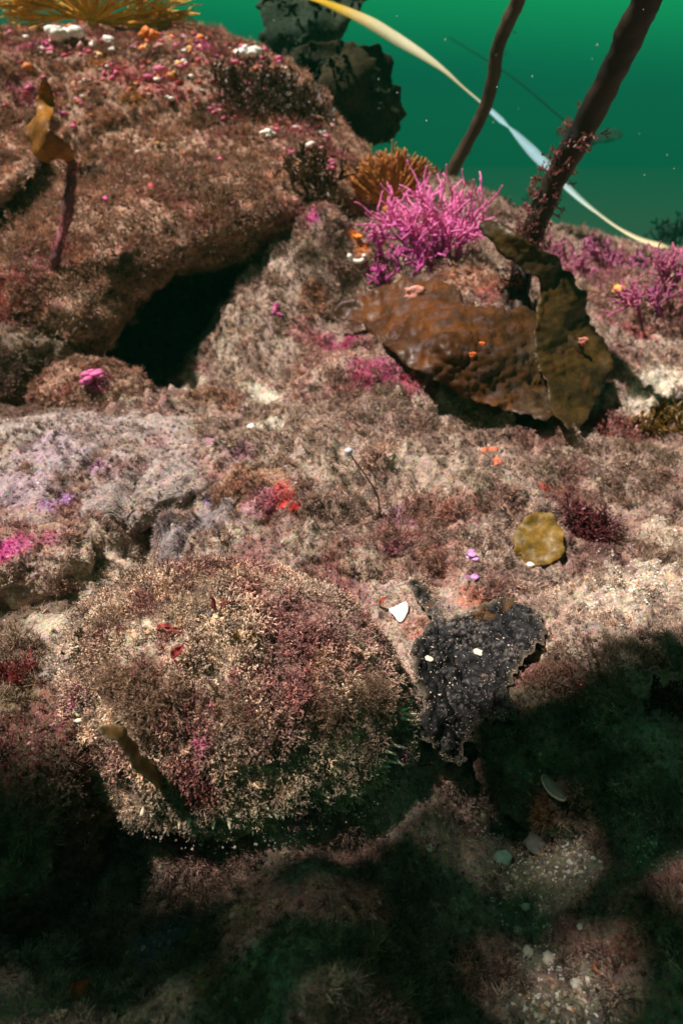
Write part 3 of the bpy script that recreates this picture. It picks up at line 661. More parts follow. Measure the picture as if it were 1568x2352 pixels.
# ---- canopy shapes added out of view to block sun from the foreground
LIT_GAPS = [(720, 2210, 110, .10), (1310, 1970, 75, .50), (1290, 2060, 60, .30), (1440, 2140, 80, .10), (110, 1740, 130, .24), (40, 1620, 80, .25), (1400, 1560, 110, .25), (370, 2220, 60, .10)]  # spots where extra holes let sun reach the foreground
def shade_sheet(outl, label, tt, seed, z0=-.02, up=True):
    poly = smooth_poly(outl, 2, 0); W = pz(poly[:, 0], poly[:, 1], z0)[:, :2]
    W = W + .013 * np.c_[fbm(np.c_[W, W[:, 0]], 22, 4, seed, .7), fbm(np.c_[W, W[:, 0]], 22, 4, seed + 9, .7)]
    P, F, e = sheet(W, .009); s = np.array(SUN) * tt
    # small holes let some sun through, denser at the margins and at lit spots
    c2 = P[F].mean(1); ec = e[F].mean(1); pr = .012 + .35 * np.exp(-ec / .006)
    for a, b, rr, v in LIT_GAPS:
        q = pz(a, b, z0); pr = np.maximum(pr, v * np.exp(-(np.linalg.norm(c2 - q[:2], axis=1) / (rr * np.linalg.norm(q - [0, 0, CAMZ]) / FPX)) ** 2))
    F = F[np.random.default_rng(seed).random(len(F)) > pr]
    Z = z0 + .05 * fbm(np.c_[P, P[:, 0]], 6, 2, seed) + .012 * np.exp(-e / .02) * fbm(np.c_[P, P[:, 0]], 30, 2, seed)
    V = np.c_[P, np.full(len(P), z0)] + s; dz = Z - z0; V = V + np.array(SUN) * dz[:, None]
    N = vnormals(V, F); n = len(V); V2 = np.r_[V + N * .0012, V - N * .0012]
    F2 = np.r_[F, (F + n)[:, ::-1]]; c = two((.10, .05, .012), (.05, .028, .01), 12, seed)(V, e)
    o = add('shade_blocker', mesh('shade_blocker', V2, F2, tint_mat('blocker_brown', .4, .5, 120, .3, .001) if 'blocker_brown' not in bpy.data.materials else bpy.data.materials['blocker_brown'], True, cols=np.r_[c, c]))
    tag(o, label, 'kelp', 'added sheets shading the foreground'); return o
shade_sheet([(-350,1480),(-20,1530),(60,1600),(120,1700),(170,1780),(215,1880),(270,1960),(420,2030),(430,2200),(420,2400),(400,2700),(-500,2700)], 'broad brown sheet added out of frame to shade the lower left corner', 1.20, 1)
shade_sheet([(230,1900),(330,1918),(520,1930),(720,1898),(890,1830),(1025,1740),(1130,1680),(1245,1625),(1330,1560),(1600,1530),(2000,1520),(2000,2000),(1700,2160),(1400,2220),(1250,2300),(1200,2700),(900,2750),(250,2700),(200,2300),(180,2150),(230,2000)], 'longest brown sheet added out of frame to shade the middle foreground', 1.30, 2)
shade_sheet([(1180,2250),(1330,2230),(1568,2180),(1900,2100),(2100,2600),(1100,2750)], 'smaller brown sheet added out of frame to shade the lower right corner', 1.12, 3)
# ---- big kelp: stipe, holdfast, growth on the stipe
def path(P, n):
    P = np.array(P, float); t = np.linspace(0, len(P) - 1, n); i = np.clip(t.astype(int), 0, len(P) - 2); f = (t - i)[:, None]
    p0 = P[np.clip(i - 1, 0, len(P) - 1)]; p1 = P[i]; p2 = P[i + 1]; p3 = P[np.clip(i + 2, 0, len(P) - 1)]
    return .5 * ((2 * p1) + (-p0 + p2) * f + (2 * p0 - 5 * p1 + 4 * p2 - p3) * f ** 2 + (-p0 + 3 * p1 - 3 * p2 + p3) * f ** 3)
def rough_tube(name, P, rad, mat, c1, c2, parent=None, k=20, amp=.0015, freq=60, seed=0):
    n = len(P); mb = MB(); mb.tube(P, rad, k); V = np.concatenate(mb.V); ctr = np.r_[np.repeat(P, k, 0), P[-1:], P[:1]]
    d = V - ctr; d /= np.linalg.norm(d, axis=1)[:, None] + 1e-9; V = V + d * (amp * fbm(V, freq, 4, seed))[:, None]
    kk = sst(fbm(V, 28, 3, seed + 2), -.3, .5)[:, None]; col = np.array(c1) * (1 - kk) + np.array(c2) * kk
    return add(name, mesh(name, V, [np.concatenate(mb.Q), np.concatenate(mb.T)], mat, True, cols=col), parent), V
def tufts_on(name, pts, dirs_, size, colr, seed, parent=None, n_each=1, wid=.045, mat=None):
    r = np.random.default_rng(seed); mb = MB()
    for p, d in zip(pts, dirs_):
        for _ in range(n_each):
            dd = d + r.normal(0, .5, 3); dd /= np.linalg.norm(dd); m0 = MB(); fork(m0, r, np.zeros(3), dd, .35, wid * r.uniform(.7, 1.3), 3)
            s = size * r.uniform(.5, 1.3); c = np.array(colr) * r.uniform(.6, 1.5)
            for V, Q in zip(m0.V, m0.Q): mb.V.append(V * s + p); mb.Q.append(Q - Q.min() + mb.n); mb.C.append(np.tile(c, (4, 1))); mb.n += 4
    return add(name, mesh(name, np.concatenate(mb.V), np.concatenate(mb.Q), mat or M_FROND, False, cols=np.concatenate(mb.C)), parent)
big = add('kelp_plant', None); tag(big, 'thick dark kelp stipe leaning right up through the green water', 'kelp')
y0 = hit(1185, 705)[0][1] - .01
P = path([pY(1176, 730, y0), pY(1190, 665, y0), pY(1215, 560, y0 + .01), pY(1262, 440, y0), pY(1330, 310, y0 - .03), pY(1405, 170, y0 - .07), pY(1462, 50, y0 - .11), pY(1505, -60, y0 - .14), pY(1560, -260, y0 - .2), pY(1600, -500, y0 - .26)], 130)
rad = np.interp(np.linspace(0, 1, 130), [0, .12, .25, .5, 1], np.array([.027, .021, .0195, .0205, .021]) * y0 / 1.22 * .93)
st, SV = rough_tube('stipe', P, rad, M_SOFT, (.010, .008, .007), (.024, .013, .008), big, 28, .0022, 45, 3)
r_ = np.random.default_rng(5); I = r_.integers(0, len(SV) - 2, 2200); keep = [i for i in I if (i // 28) < 75 and (SV[i] - P[i // 28])[0] < .012 and r_.random() < .62 - abs((i // 28) - 34) / 50]
pp = SV[keep]; dd = pp - P[np.array(keep) // 28]; dd /= np.linalg.norm(dd, axis=1)[:, None]
tufts_on('pink_growth', pp, dd, .015, (.24, .085, .075), 8, big, 1, .07)['kind'] = 'stuff'
mb = MB(); hb = P[8]
for k in range(26):
    a = r_.uniform(0, 6.283); l = r_.uniform(.015, .05); q = [hb + np.array([math.cos(a) * .012, math.sin(a) * .012, r_.uniform(-.01, .02)]), hb + np.array([math.cos(a) * l * .8, math.sin(a) * l * .8, -.01]), hb + np.array([math.cos(a + .2) * l * 1.3, math.sin(a + .2) * l * 1.3, -.045])]
    mb.tube(path(q, 8), np.linspace(.008, .004, 8), 6, (.05, .03, .02))
mb.build('holdfast', M_SOFT, big)
thin = add('kelp_plant', None); tag(thin, 'slender brown kelp stipe rising behind the pink coral, left of the thick one', 'kelp')
P2 = path([pY(1020, 450, 1.74), pY(1043, 385, 1.72), pY(1078, 318, 1.70), pY(1112, 250, 1.68), pY(1131, 180, 1.66), pY(1143, 110, 1.64), pY(1166, 50, 1.62), pY(1193, -8, 1.6), pY(1215, -120, 1.55), pY(1225, -300, 1.5)], 90)
rough_tube('stipe', P2, np.full(90, .0135), M_SOFT, (.06, .030, .018), (.035, .019, .012), thin, 14, .0014, 50, 4)
r_ = np.random.default_rng(15)
tufts_on('sparse_growth', P2[5:70:2] + r_.normal(0, .009, (33, 3)), r_.normal(0, 1, (33, 3)), .010, (.12, .07, .04), 9, thin)['kind'] = 'stuff'

# ---- big brown blade and olive blade at the foot of the thick stipe
OR1, OR2 = (.135, .044, .008), (.062, .022, .006)
def kelpcol(V, em):
    c = two(OR1, OR2, 22, 4, third=(.07, .035, .02))(V, em)
    k = sst(fbm(V, 70, 3, 44), .25, .6)[:, None] * .35; c = c * (1 - k) + np.array((.16, .11, .12)) * k  # bluish sheen of the wet blade mixed into its colour in patches
    rt = sst(V[:, 0] + .02 * fbm(V, 18, 3, 8), .13, .32)[:, None]; c = c * (1 - rt * .75) + np.array((.045, .028, .009)) * rt * .75  # turns olive to the right; shade there and low down painted in
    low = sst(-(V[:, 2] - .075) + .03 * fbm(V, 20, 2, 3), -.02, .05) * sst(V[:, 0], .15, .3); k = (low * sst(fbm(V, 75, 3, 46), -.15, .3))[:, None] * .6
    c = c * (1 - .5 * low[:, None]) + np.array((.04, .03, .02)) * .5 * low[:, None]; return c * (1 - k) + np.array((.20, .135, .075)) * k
bb = add('kelp_frond', None); tag(bb, 'large crinkled rust brown kelp blade lying across the reef below the thick stipe', 'kelp')
out_b = [(755,712),(800,690),(850,665),(885,642),(930,640),(975,652),(1010,645),(1040,655),(1065,685),(1110,690),(1150,705),(1200,715),(1235,712),(1255,690),(1262,660),(1290,700),(1310,760),(1345,830),(1350,900),(1345,960),(1325,975),(1290,965),(1250,972),(1200,955),(1140,930),(1090,925),(1030,890),(985,868),(930,832),(890,800),(850,760),(805,738)]
def gy(px, py, lift): p, n, dd = hit(px, py); return p[1] - lift
ctl = [(755,712,gy(755,712,.03)),(900,640,gy(900,640,.04)),(1040,655,y0+.06),(1200,710,y0-.02),(1260,665,y0),(850,760,gy(850,760,.03)),(985,868,gy(985,868,.025)),(1090,925,gy(1090,925,.03)),(1250,975,gy(1250,975,.035)),(1340,960,gy(1340,960,.03)),
       (1000,760,gy(1000,760,.09)),(1150,820,gy(1150,820,.06)),(1290,830,gy(1290,830,.05)),(1200,900,gy(1200,900,.04))]
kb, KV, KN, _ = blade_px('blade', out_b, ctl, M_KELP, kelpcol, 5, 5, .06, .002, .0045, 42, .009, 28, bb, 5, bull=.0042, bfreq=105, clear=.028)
mb = MB()
for a, b, rr, c in ((955, 678, .013, (.62, .26, .2)), (1338, 773, .006, (.6, .2, .15)), (1103, 790, .005, (.7, .13, .02)), (1085, 815, .004, (.6, .12, .02)), (1322, 905, .004, (.6, .12, .03))):
    q = pY(a, b, 1.0); d_ = np.abs(np.cross(KV - [0, 0, CAMZ], (q - [0, 0, CAMZ]) / np.linalg.norm(q - [0, 0, CAMZ]))).sum(1); i = d_.argmin()
    mb = MB(); mb.blob(KV[i] - np.array([0, .003, 0]), rr, 3, 3, (1.1, .6, .9), .5, c, 2.5); mb.build('crust_spot', M_SOFT, bb)
ol = add('kelp_frond', None); tag(ol, 'olive green kelp blade curling round the right side of the rust brown one', 'kelp')
out_o = [(1098,515),(1120,500),(1160,515),(1195,545),(1240,575),(1280,590),(1305,625),(1330,665),(1355,720),(1375,770),(1400,820),(1403,850),(1385,890),(1360,930),(1345,975),(1300,985),(1262,930),(1245,840),(1228,770),(1236,712),(1256,675),(1240,640),(1205,625),(1185,600),(1150,590),(1130,555),(1105,535)]
ctl = [(1100,520,y0+.02),(1160,515,y0-.02),(1240,580,y0-.03),(1150,590,y0-.03),(1205,625,y0-.04),(1260,670,y0-.05),(1305,625,y0+.01),(1355,720,y0+.0),(1400,830,y0-.04),(1350,960,.90),(1300,900,.9),(1262,770,y0-.08),(1320,780,y0-.06)]
blade_px('blade', out_o, ctl, M_KELP, two((.070, .040, .008), (.036, .022, .006), 30, 9, third=(.09, .038, .010)), 5, 3, .08, .002, .006, 22, .006, 40, ol, 11, bull=.0028, bfreq=120, clear=.055)

# ---- small kelp on a stalk at the left
sk = add('kelp_plant', None); tag(sk, 'small curled amber kelp blade on a pink crusted stalk at the left', 'kelp')
yb = hit(125, 622)[0][1]
PS = path([pY(122, 640, yb + .02), pY(130, 590, yb - .01), pY(150, 520, yb), pY(160, 450, yb + .0), pY(166, 400, yb + .01), pY(163, 362, yb + .015)], 60)
rough_tube('stalk', PS, np.interp(np.linspace(0, 1, 60), [0, .6, 1], [.0055, .0065, .006]), M_SOFT, (.10, .03, .04), (.25, .06, .08), sk, 12, .0022, 90, 6)
r_ = np.random.default_rng(25)
tufts_on('pink_growth', PS[np.repeat(np.arange(2, 52), 4)] + r_.normal(0, .004, (200, 3)), r_.normal(0, 1, (200, 3)), .010, (.26, .08, .085), 10, sk)['kind'] = 'stuff'
out_s = [(170,374),(173,352),(150,322),(122,305),(110,290),(112,275),(126,255),(124,222),(112,190),(102,170),(90,188),(86,225),(80,250),(68,265),(64,300),(68,335),(84,360),(108,372),(140,370)]
blade_px('blade', out_s, [(170,370,yb+.01),(110,290,yb-.05),(65,300,yb),(102,175,yb+.02),(124,240,yb+.03),(90,350,yb-.03)], M_KELP, two((.34, .135, .010), (.16, .06, .008), 40, 12), 3, 1.5, .1, .0018, .004, 30, .006, 40, sk, 13)
# ---- brown strap on the abalone
bs_ = add('kelp_frond', None); tag(bs_, 'short dark brown strap of kelp arching over the front of the furry abalone', 'kelp')
out_s = [(230,1668),(252,1660),(275,1668),(305,1695),(335,1735),(358,1770),(380,1785),(392,1805),(375,1822),(350,1800),(330,1778),(300,1745),(268,1705),(245,1688)]
h1 = hit(385, 1810, [T_ab])[0][1]; h2 = hit(300, 1720, [T_ab])[0][1]
blade_px('blade', out_s, [(390,1805,h1),(350,1780,h1-.006),(300,1720,h2-.022),(250,1675,h2-.03),(275,1668,h2-.022),(268,1705,h2-.034)], M_KELP, two((.34, .17, .05), (.18, .09, .03), 60, 14, edge=(.45, .33, .2), ew=.0008), 2.5, 1.5, .15, .0016, .0015, 60, .002, 90, bs_, 15)
# ---- black rotten kelp scrap
out_k = [(942,1328),(958,1332),(985,1352),(1003,1385),(1012,1410),(1040,1420),(1062,1402),(1080,1398),(1100,1385),(1130,1378),(1170,1374),(1215,1380),(1238,1398),(1243,1430),(1248,1455),(1240,1490),(1215,1500),(1192,1510),(1180,1535),(1165,1570),(1168,1600),(1175,1630),(1160,1648),(1120,1645),(1085,1662),(1070,1690),(1066,1725),(1072,1752),(1048,1762),(1010,1742),(992,1722),(985,1700),(955,1692),(940,1668),(965,1640),(985,1615),(955,1590),(958,1550),(946,1510),(948,1478),(965,1455),(990,1430),(985,1400),(968,1380),(950,1360)]
ctl = []
for a, b, lf in ((945,1335,.004),(1005,1400,.004),(1130,1380,.004),(1240,1400,.006),(1245,1480,.010),(1170,1560,.014),(1172,1630,.018),(1090,1655,.020),(950,1480,.006),(960,1590,.008),(1060,1500,.006),(1060,1600,.008),(945,1670,.014),(1070,1750,.016),(1000,1730,.012),(1150,1450,.004)):
    ctl.append((a, b, gy(a, b, lf) if b < 1640 else min(gy(a, b, lf), .345 - (b - 1640) * .0003)))
def blackcol(V, em):
    c = two((.004, .004, .0045), (.011, .010, .012), 40, 17)(V, em)
    k = sst(fbm(V, 55, 3, 61), .3, .55)[:, None] * .8; c = c * (1 - k) + np.array((.08, .035, .008)) * k * (fbm(V, 9, 2, 62) > .0)[:, None] + c * k * (fbm(V, 9, 2, 62) <= .0)[:, None]
    k = (sst(fbm(V, 520, 2, 63) + .9 * fbm(V, 40, 2, 64), .55, 1.0))[:, None] * .28; c = c * (1 - k) + np.array((.30, .26, .24)) * k
    k = np.exp(-em / .0012)[:, None] * .5; return c * (1 - k) + np.array((.26, .20, .14)) * k
bk, BV, BN, bem = blade_px('kelp_scrap', out_k, ctl, M_BLACK, blackcol, 2.4, 6, .09, .0022, .0022, 45, .003, 60, None, 19, bull=.0062, bfreq=85, clear=.009)
tag(bk, 'ragged black scrap of dead kelp dusted with silt, right of the furry abalone', 'kelp')
r_ = np.random.default_rng(35); mb = MB()
for k in range(1500):
    i = r_.integers(0, len(BV)); s = 1 if BN[i] @ (BV[i] - [0, 0, CAMZ]) < 0 else -1
    if bem[i] > .004 and r_.random() < .55: continue
    mb.blob(BV[i] + BN[i] * s * .001, r_.uniform(.00022, .00055) * (1 + (r_.random() < .06)), k, 1, (1, 1, .7), .5, np.array((.42, .33, .26)) * r_.uniform(.6, 1.5))
tag(mb.build('silt_specks', M_SOFT, bk), kind='stuff')
for a, b, rr, lab in ((1097, 1500, .0042, 'larger cream shell flake on the middle of the black kelp scrap'), (985, 1515, .0034, 'cream shell flake near the left edge of the black kelp scrap')):
    p, n = np.array(pY(a, b, 1.)), None; ray = (p - [0, 0, CAMZ]) / np.linalg.norm(p - [0, 0, CAMZ]); i = np.linalg.norm(np.cross(BV - [0, 0, CAMZ], ray), axis=1).argmin()
    m0 = MB(); m0.blob(BV[i] + [0, -.001, .0015], rr, 5, 2, (1, .9, .35), .5, (.75, .62, .5), 2.2); tag(m0.build('shell_chip', M_WHITE), lab, 'shell chip')

# ---- round olive leaf
lf = add('kelp_leaf', None); tag(lf, 'round translucent olive yellow kelp leaf lying on the reef right of centre', 'kelp')
th = np.linspace(0, 2 * math.pi, 14, endpoint=False); out_l = [(1238 + 60 * math.cos(a) * (1 + .08 * math.sin(3 * a)), 1238 + 64 * math.sin(a)) for a in th]
g0 = gy(1238, 1290, .0); blade_px('blade', out_l, [(1240,1300,g0-.006),(1180,1240,g0+.010),(1295,1240,g0+.008),(1240,1178,g0+.035)], M_KELP, two((.24, .135, .018), (.11, .075, .015), 60, 22, third=(.30, .22, .12)), 3, 4, .06, .0014, .002, 50, .004, 60, lf, 23, bull=.0006, bfreq=110)

# ---- twisted tape line
tp = [(680,-14,6,0),(735,2,10,0),(775,18,16,0),(815,35,20,.4),(860,58,25,.8),(915,92,25,1),(970,126,18,1),(1020,162,9,1),(1060,198,4,.9),(1100,232,4,1.3),(1128,256,12,2),(1150,276,13,2),(1168,292,4,2),(1188,312,15,2),(1220,346,25,2),(1255,382,25,2),(1290,418,17,1.8),(1330,456,12,1.7),(1375,492,6,1.2),(1420,524,6,1),(1470,550,11,.9),(1520,566,14,.8),(1556,586,11,.8)]
tp = np.array(tp, float); tt = np.linspace(0, len(tp) - 1, 240); C4 = np.stack([np.interp(tt, np.arange(len(tp)), tp[:, k]) for k in range(4)], -1); C4[:, :2] = path(tp[:, :2], 240)
Yt = np.interp(C4[:, 0], [680, 1100, 1300, 1560], [2.05, 2.1, 2.0, 1.78]); P = pY(C4[:, 0], C4[:, 1], Yt); T = np.gradient(P, axis=0); T /= np.linalg.norm(T, axis=1)[:, None]
vw = P - np.array([0, 0, CAMZ]); vw /= np.linalg.norm(vw, axis=1)[:, None]; S = np.cross(T, vw); S /= np.linalg.norm(S, axis=1)[:, None]
wv = C4[:, 2] * Yt / FPX * .5; full = .026; wv = wv * .74; Q1 = S * wv[:, None]; Q2 = vw * np.sqrt(np.maximum(full ** 2 - wv ** 2, 0))[:, None]; S2 = Q1 + Q2 if abs((np.cross(Q1 + Q2, T) @ np.array(SUN)).mean()) > abs((np.cross(Q1 - Q2, T) @ np.array(SUN)).mean()) else Q1 - Q2
nn = np.cross(S2, T); nn /= np.linalg.norm(nn, axis=1)[:, None]; ring = np.stack([P + S2 + nn * .0006, P + S2 * .3 + nn * .0011, P - S2 * .3 + nn * .0011, P - S2 + nn * .0006, P - S2 - nn * .0006, P + S2 - nn * .0006], 1)
V = ring.reshape(-1, 3); i = np.arange(239 * 6); r0 = i // 6; c0 = i % 6; c1 = (c0 + 1) % 6; Q = np.stack([r0 * 6 + c0, r0 * 6 + c1, (r0 + 1) * 6 + c1, (r0 + 1) * 6 + c0], -1)
pal = np.array([(.90, .66, .07), (.95, .92, .70), (.62, .90, 1.0)]); k = np.clip(C4[:, 3], 0, 2); lo = np.floor(k).astype(int).clip(0, 1); cc = pal[lo] * (1 - (k - lo))[:, None] + pal[lo + 1] * (k - lo)[:, None]
M_TAPE = tint_mat('tape', .5, .4, 60, .05, .0001, trans=.5)
tag(add('tape_line', mesh('tape_line', V, Q, M_TAPE, True, cols=np.repeat(cc, 6, 0))), 'twisted flat yellow and white tape strung diagonally across the green water', 'tape')

# ---- sea fans
def fan(label, base, up, right, out_n, size, arc, n, col, seed, rad=.0016, lev=3, group='orange sea fans'):
    r = np.random.default_rng(seed); mb = MB(); up, right, out_n = [np.array(v, float) / np.linalg.norm(v) for v in (up, right, out_n)]
    def grow(p, a, l, lv):
        pts_ = [p]; 
        for _ in range(5):
            a = a + r.normal(0, .05); d = up * math.cos(a) + right * math.sin(a) + out_n * r.normal(0, .10); p = p + d * l / 5; pts_.append(p)
        rr = rad * (.65 + .15 * lv); mb.tube(np.array(pts_), np.linspace(rr, rr * .85, 6), 4, np.array(col) * r.uniform(.6, 1.35))
        if lv > 0:
            for k in (-1, 1): grow(p, a + k * r.uniform(.05, .16), l * r.uniform(.7, 1), lv - 1)
            if r.random() < .5: grow(pts_[3], a + r.choice([-1, 1]) * r.uniform(.15, .3), l * .8, lv - 1)
    for k in range(n):
        a = arc[0] + (arc[1] - arc[0]) * (k + .5) / n + r.normal(0, .03); grow(np.array(base, float), a, size * r.uniform(.2, .30), lev)
    root = add('sea_fan', None); tag(root, label, 'sea fan', group); mb.build('branches', M_CORAL, root)
    m0 = MB(); m0.blob(np.array(base) - up * .003, .012, seed, 2, (1, 1, .8), .4, np.array(col) * .9); m0.build('base', M_SOFT, root)
p0 = hit(225, 66)[0]; fan('bright orange sea fan on top of the boulder at the upper left corner', p0 + [0, -.03, .01], (0, -.25, 1), (1, 0, 0), (0, 1, .1), .24, (-1.45, 1.80), 62, (.85, .42, .05), 3, .0019)
p0 = pY(892, 478, 1.27); p0[2] = min(p0[2], 9); fan('dull orange sea fan behind the bright pink coral', p0 + [0, -.01, 0], (-.25, .0, 1), (1, 0, .2), (0, 1, 0), .098, (-.85, 1.1), 46, (.50, .20, .05), 4, .0016)

# ---- branching pink coral
def coral(label, base, hgt, n, seed, spread, col, rad, lean=(0, 0, 0), lev=3, group='pink branching corals', cat='coral'):
    r = np.random.default_rng(seed); mb = MB(); base = np.array(base, float); lean = np.array(lean, float)
    def grow(p, d, l, rr, lv):
        pts_ = [p]; 
        for _ in range(4):
            d = d + r.normal(0, .16, 3) + np.array([0, 0, .05]); d = d / np.linalg.norm(d); p = p + d * l / 4; pts_.append(p)
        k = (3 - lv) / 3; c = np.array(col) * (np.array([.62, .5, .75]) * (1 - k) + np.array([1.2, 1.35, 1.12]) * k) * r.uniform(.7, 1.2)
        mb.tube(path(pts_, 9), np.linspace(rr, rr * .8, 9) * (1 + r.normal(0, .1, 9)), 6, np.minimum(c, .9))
        if lv > 0:
            for _ in range(r.integers(2, 4)):
                dd = d + r.normal(0, .52, 3); dd /= np.linalg.norm(dd); grow(pts_[r.integers(2, 5)], dd, l * r.uniform(.55, 1.0), rr * .8, lv - 1)
    for k in range(n):
        a = r.uniform(0, 6.283); s = spread * math.sqrt(r.random()); off = np.array([math.cos(a) * s, math.sin(a) * s * .6, 0]); d = np.array([off[0] / spread * .6, off[1] / spread * .6, 1]) + lean + r.normal(0, .15, 3); d /= np.linalg.norm(d)
        b = base + off; b[2] = ground(b[0], b[1]) - .004; grow(b, d, hgt * r.uniform(.22, .40), rad, lev)
    return tag(mb.build('branching_coral', M_CORAL), label, cat, group)
PKC = (.74, .15, .44)
c0 = hit(1000, 596)[0]
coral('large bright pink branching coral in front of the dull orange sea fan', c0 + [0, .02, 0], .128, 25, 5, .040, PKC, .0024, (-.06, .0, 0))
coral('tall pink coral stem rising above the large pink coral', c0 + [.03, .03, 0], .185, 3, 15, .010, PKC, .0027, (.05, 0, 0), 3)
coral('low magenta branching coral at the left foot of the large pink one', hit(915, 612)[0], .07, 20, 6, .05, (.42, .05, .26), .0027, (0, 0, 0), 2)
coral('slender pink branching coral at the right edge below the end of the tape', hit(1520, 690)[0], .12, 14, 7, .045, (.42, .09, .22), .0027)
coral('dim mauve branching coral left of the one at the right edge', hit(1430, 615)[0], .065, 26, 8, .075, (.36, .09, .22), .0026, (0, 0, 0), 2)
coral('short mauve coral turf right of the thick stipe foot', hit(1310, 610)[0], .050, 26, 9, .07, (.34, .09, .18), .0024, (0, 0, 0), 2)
coral('thin pink coral sprig on the right shoulder of the boulder', hit(748, 385)[0], .055, 3, 10, .012, (.6, .15, .28), .0028, (0, 0, 0), 1)
coral('tiny magenta coral sprig above the left tip of the brown kelp blade', hit(622, 720)[0], .035, 3, 11, .006, (.6, .12, .35), .003, (.2, 0, 0), 1)

# ---- far kelp behind
M_FAR = tint_mat('far_kelp', .95, .05, 90, .5, .003)
fk = add('kelp_plant', None); tag(fk, 'dark leafy kelp mass hanging in the green water right of the boulder', 'kelp')
dk = two((.020, .022, .014), (.045, .035, .018), 9, 31)
blade_px('blade', [(620,132),(690,112),(745,100),(862,104),(893,140),(882,185),(925,212),(938,262),(915,312),(868,336),(838,330),(835,385),(800,380),(755,300),(700,262),(650,215),(625,170)], [(620,132,1.95),(862,104,2.0),(938,262,2.05),(835,385,1.95),(755,240,1.9)], M_FAR, dk, 5, 8, .05, .006, .02, 9, .02, 16, fk, 31, 1)
blade_px('blade', [(740,150),(830,120),(880,200),(900,260),(860,300),(800,310),(740,260)], [(740,150,1.9),(880,200,1.93),(800,310,1.88),(800,200,1.85)], M_FAR, two((.035, .03, .016), (.015, .018, .012), 9, 34), 6, 14, .06, .006, .02, 9, .02, 16, fk, 34, 1)
rough_tube('stipe', path([pY(838, 420, 1.95), pY(820, 330, 1.93), pY(800, 200, 1.92)], 30), np.full(30, .016), M_FAR, (.03, .025, .02), (.02, .02, .015), fk, 12, .002, 30, 8)
def ragged(poly, Y, n, size, col, seed, parent, wid=.11):
    r = np.random.default_rng(seed); poly = np.array(poly, float); P = r.uniform(poly.min(0), poly.max(0), (n * 3, 2)); P = P[inpoly(P, poly)][:n]
    o = tufts_on('leaflets', pY(P[:, 0], P[:, 1], Y + r.normal(0, .04, len(P))), r.normal(0, .7, (len(P), 3)) + [0, 0, .3], size, col, seed, parent, 1, wid, M_FAR); o['kind'] = 'stuff'
ragged([(620,132),(690,112),(862,100),(893,140),(882,185),(925,212),(938,262),(915,312),(868,336),(835,385),(800,380),(755,300),(700,262),(650,215)], 1.9, 50, .055, (.020, .028, .016), 36, fk)
fk = add('kelp_plant', None); tag(fk, 'hazy kelp blade crossing the top edge behind the yellow end of the tape', 'kelp')
blade_px('blade', [(592,-60),(845,-60),(838,25),(800,60),(750,92),(705,125),(650,135),(612,115),(598,60)], [(592,-60,2.5),(845,-60,2.5),(650,135,2.4),(750,30,2.45)], M_FAR, two((.03, .045, .03), (.055, .07, .045), 7, 32), 6, 10, .05, .006, .03, 8, .03, 12, fk, 32, 1)
ragged([(592,-60),(845,-60),(838,25),(800,60),(750,92),(705,125),(650,135),(612,115),(598,60)], 2.35, 30, .06, (.02, .03, .02), 37, fk)
fk = add('kelp_plant', None); tag(fk, 'faint kelp top far off in the green water behind the thick stipe', 'kelp')
blade_px('blade', [(1272,295),(1300,288),(1330,300),(1360,310),(1400,292),(1432,300),(1425,318),(1395,325),(1350,335),(1300,330),(1280,318)], [(1272,300,14.6),(1432,300,14.6),(1350,330,14.5)], M_FAR, two((.02, .035, .03), (.02, .04, .03), 5, 33), 5, 4, .06, .01, .03, 6, .03, 8, fk, 33, 1)
rough_tube('stipe', path([pY(1365, 325, 14.55), pY(1300, 280, 14.6), pY(1180, 180, 14.8), pY(1030, 85, 15.0)], 40), np.linspace(.026, .008, 40), M_FAR, (.02, .04, .03), (.02, .04, .03), fk, 8, .002, 10, 8)
for a, b, Y, lab in ((1545, 560, 4.6, 'dim bushy seaweed far behind the right hand end of the tape'), (1215, 500, 4.6, 'dim low seaweed far behind the foot of the thick stipe')):
    r_ = np.random.default_rng(a); q = pY(a, b, Y); o = tufts_on('seaweed', q + r_.normal(0, .02, (18, 3)), np.tile([0, 0, 1.], (18, 1)), .2 if a > 1500 else .10, (.02, .035, .028), a, None, 1, .05, M_FAR); tag(o, lab, 'seaweed')

# ---- bushes of seaweed on the reef
def bush(px, py, rpx, hpx, n, col, label, seed, wid=.05, cat='seaweed', group=None, name='seaweed_bush'):
    r = np.random.default_rng(seed); p, nn, dd = hit(px, py); s = dd / FPX; pts_ = []
    for _ in range(n):
        a = r.uniform(0, 6.283); q = rpx * s * math.sqrt(r.random()); x, y = p[0] + math.cos(a) * q, p[1] + math.sin(a) * q * .8; pts_.append((x, y, ground(x, y)))
    o = tufts_on(name, np.array(pts_), np.tile([0, 0, 1.], (n, 1)) + r.normal(0, .35, (n, 3)), hpx * s, col, seed, None, 1, wid); return tag(o, label, cat, group)
bush(735, 440, 60, 60, 90, (.07, .04, .015), 'dark brown seaweed bush left of the dull orange sea fan', 41)
bush(570, 222, 70, 40, 110, (.065, .035, .016), 'dark brown seaweed patch near the top right of the boulder', 42)
bush(660, 250, 70, 45, 110, (.05, .03, .016), 'darkest seaweed patch on the shoulder of the boulder below the hanging kelp', 43)
bush(970, 400, 45, 24, 80, (.08, .05, .025), 'brown seaweed low on the ridge behind the sea fan', 44)
bush(1525, 985, 40, 50, 50, (.16, .09, .02), 'golden brown seaweed on pale sand at the right edge', 45, .09)
bush(1350, 1225, 55, 45, 160, (.15, .04, .045), 'feathery dark red seaweed tuft right of the round olive leaf', 46)
bush(1150, 1370, 45, 22, 90, (.22, .07, .06), 'fine reddish tuft just above the black kelp scrap', 47, .03)
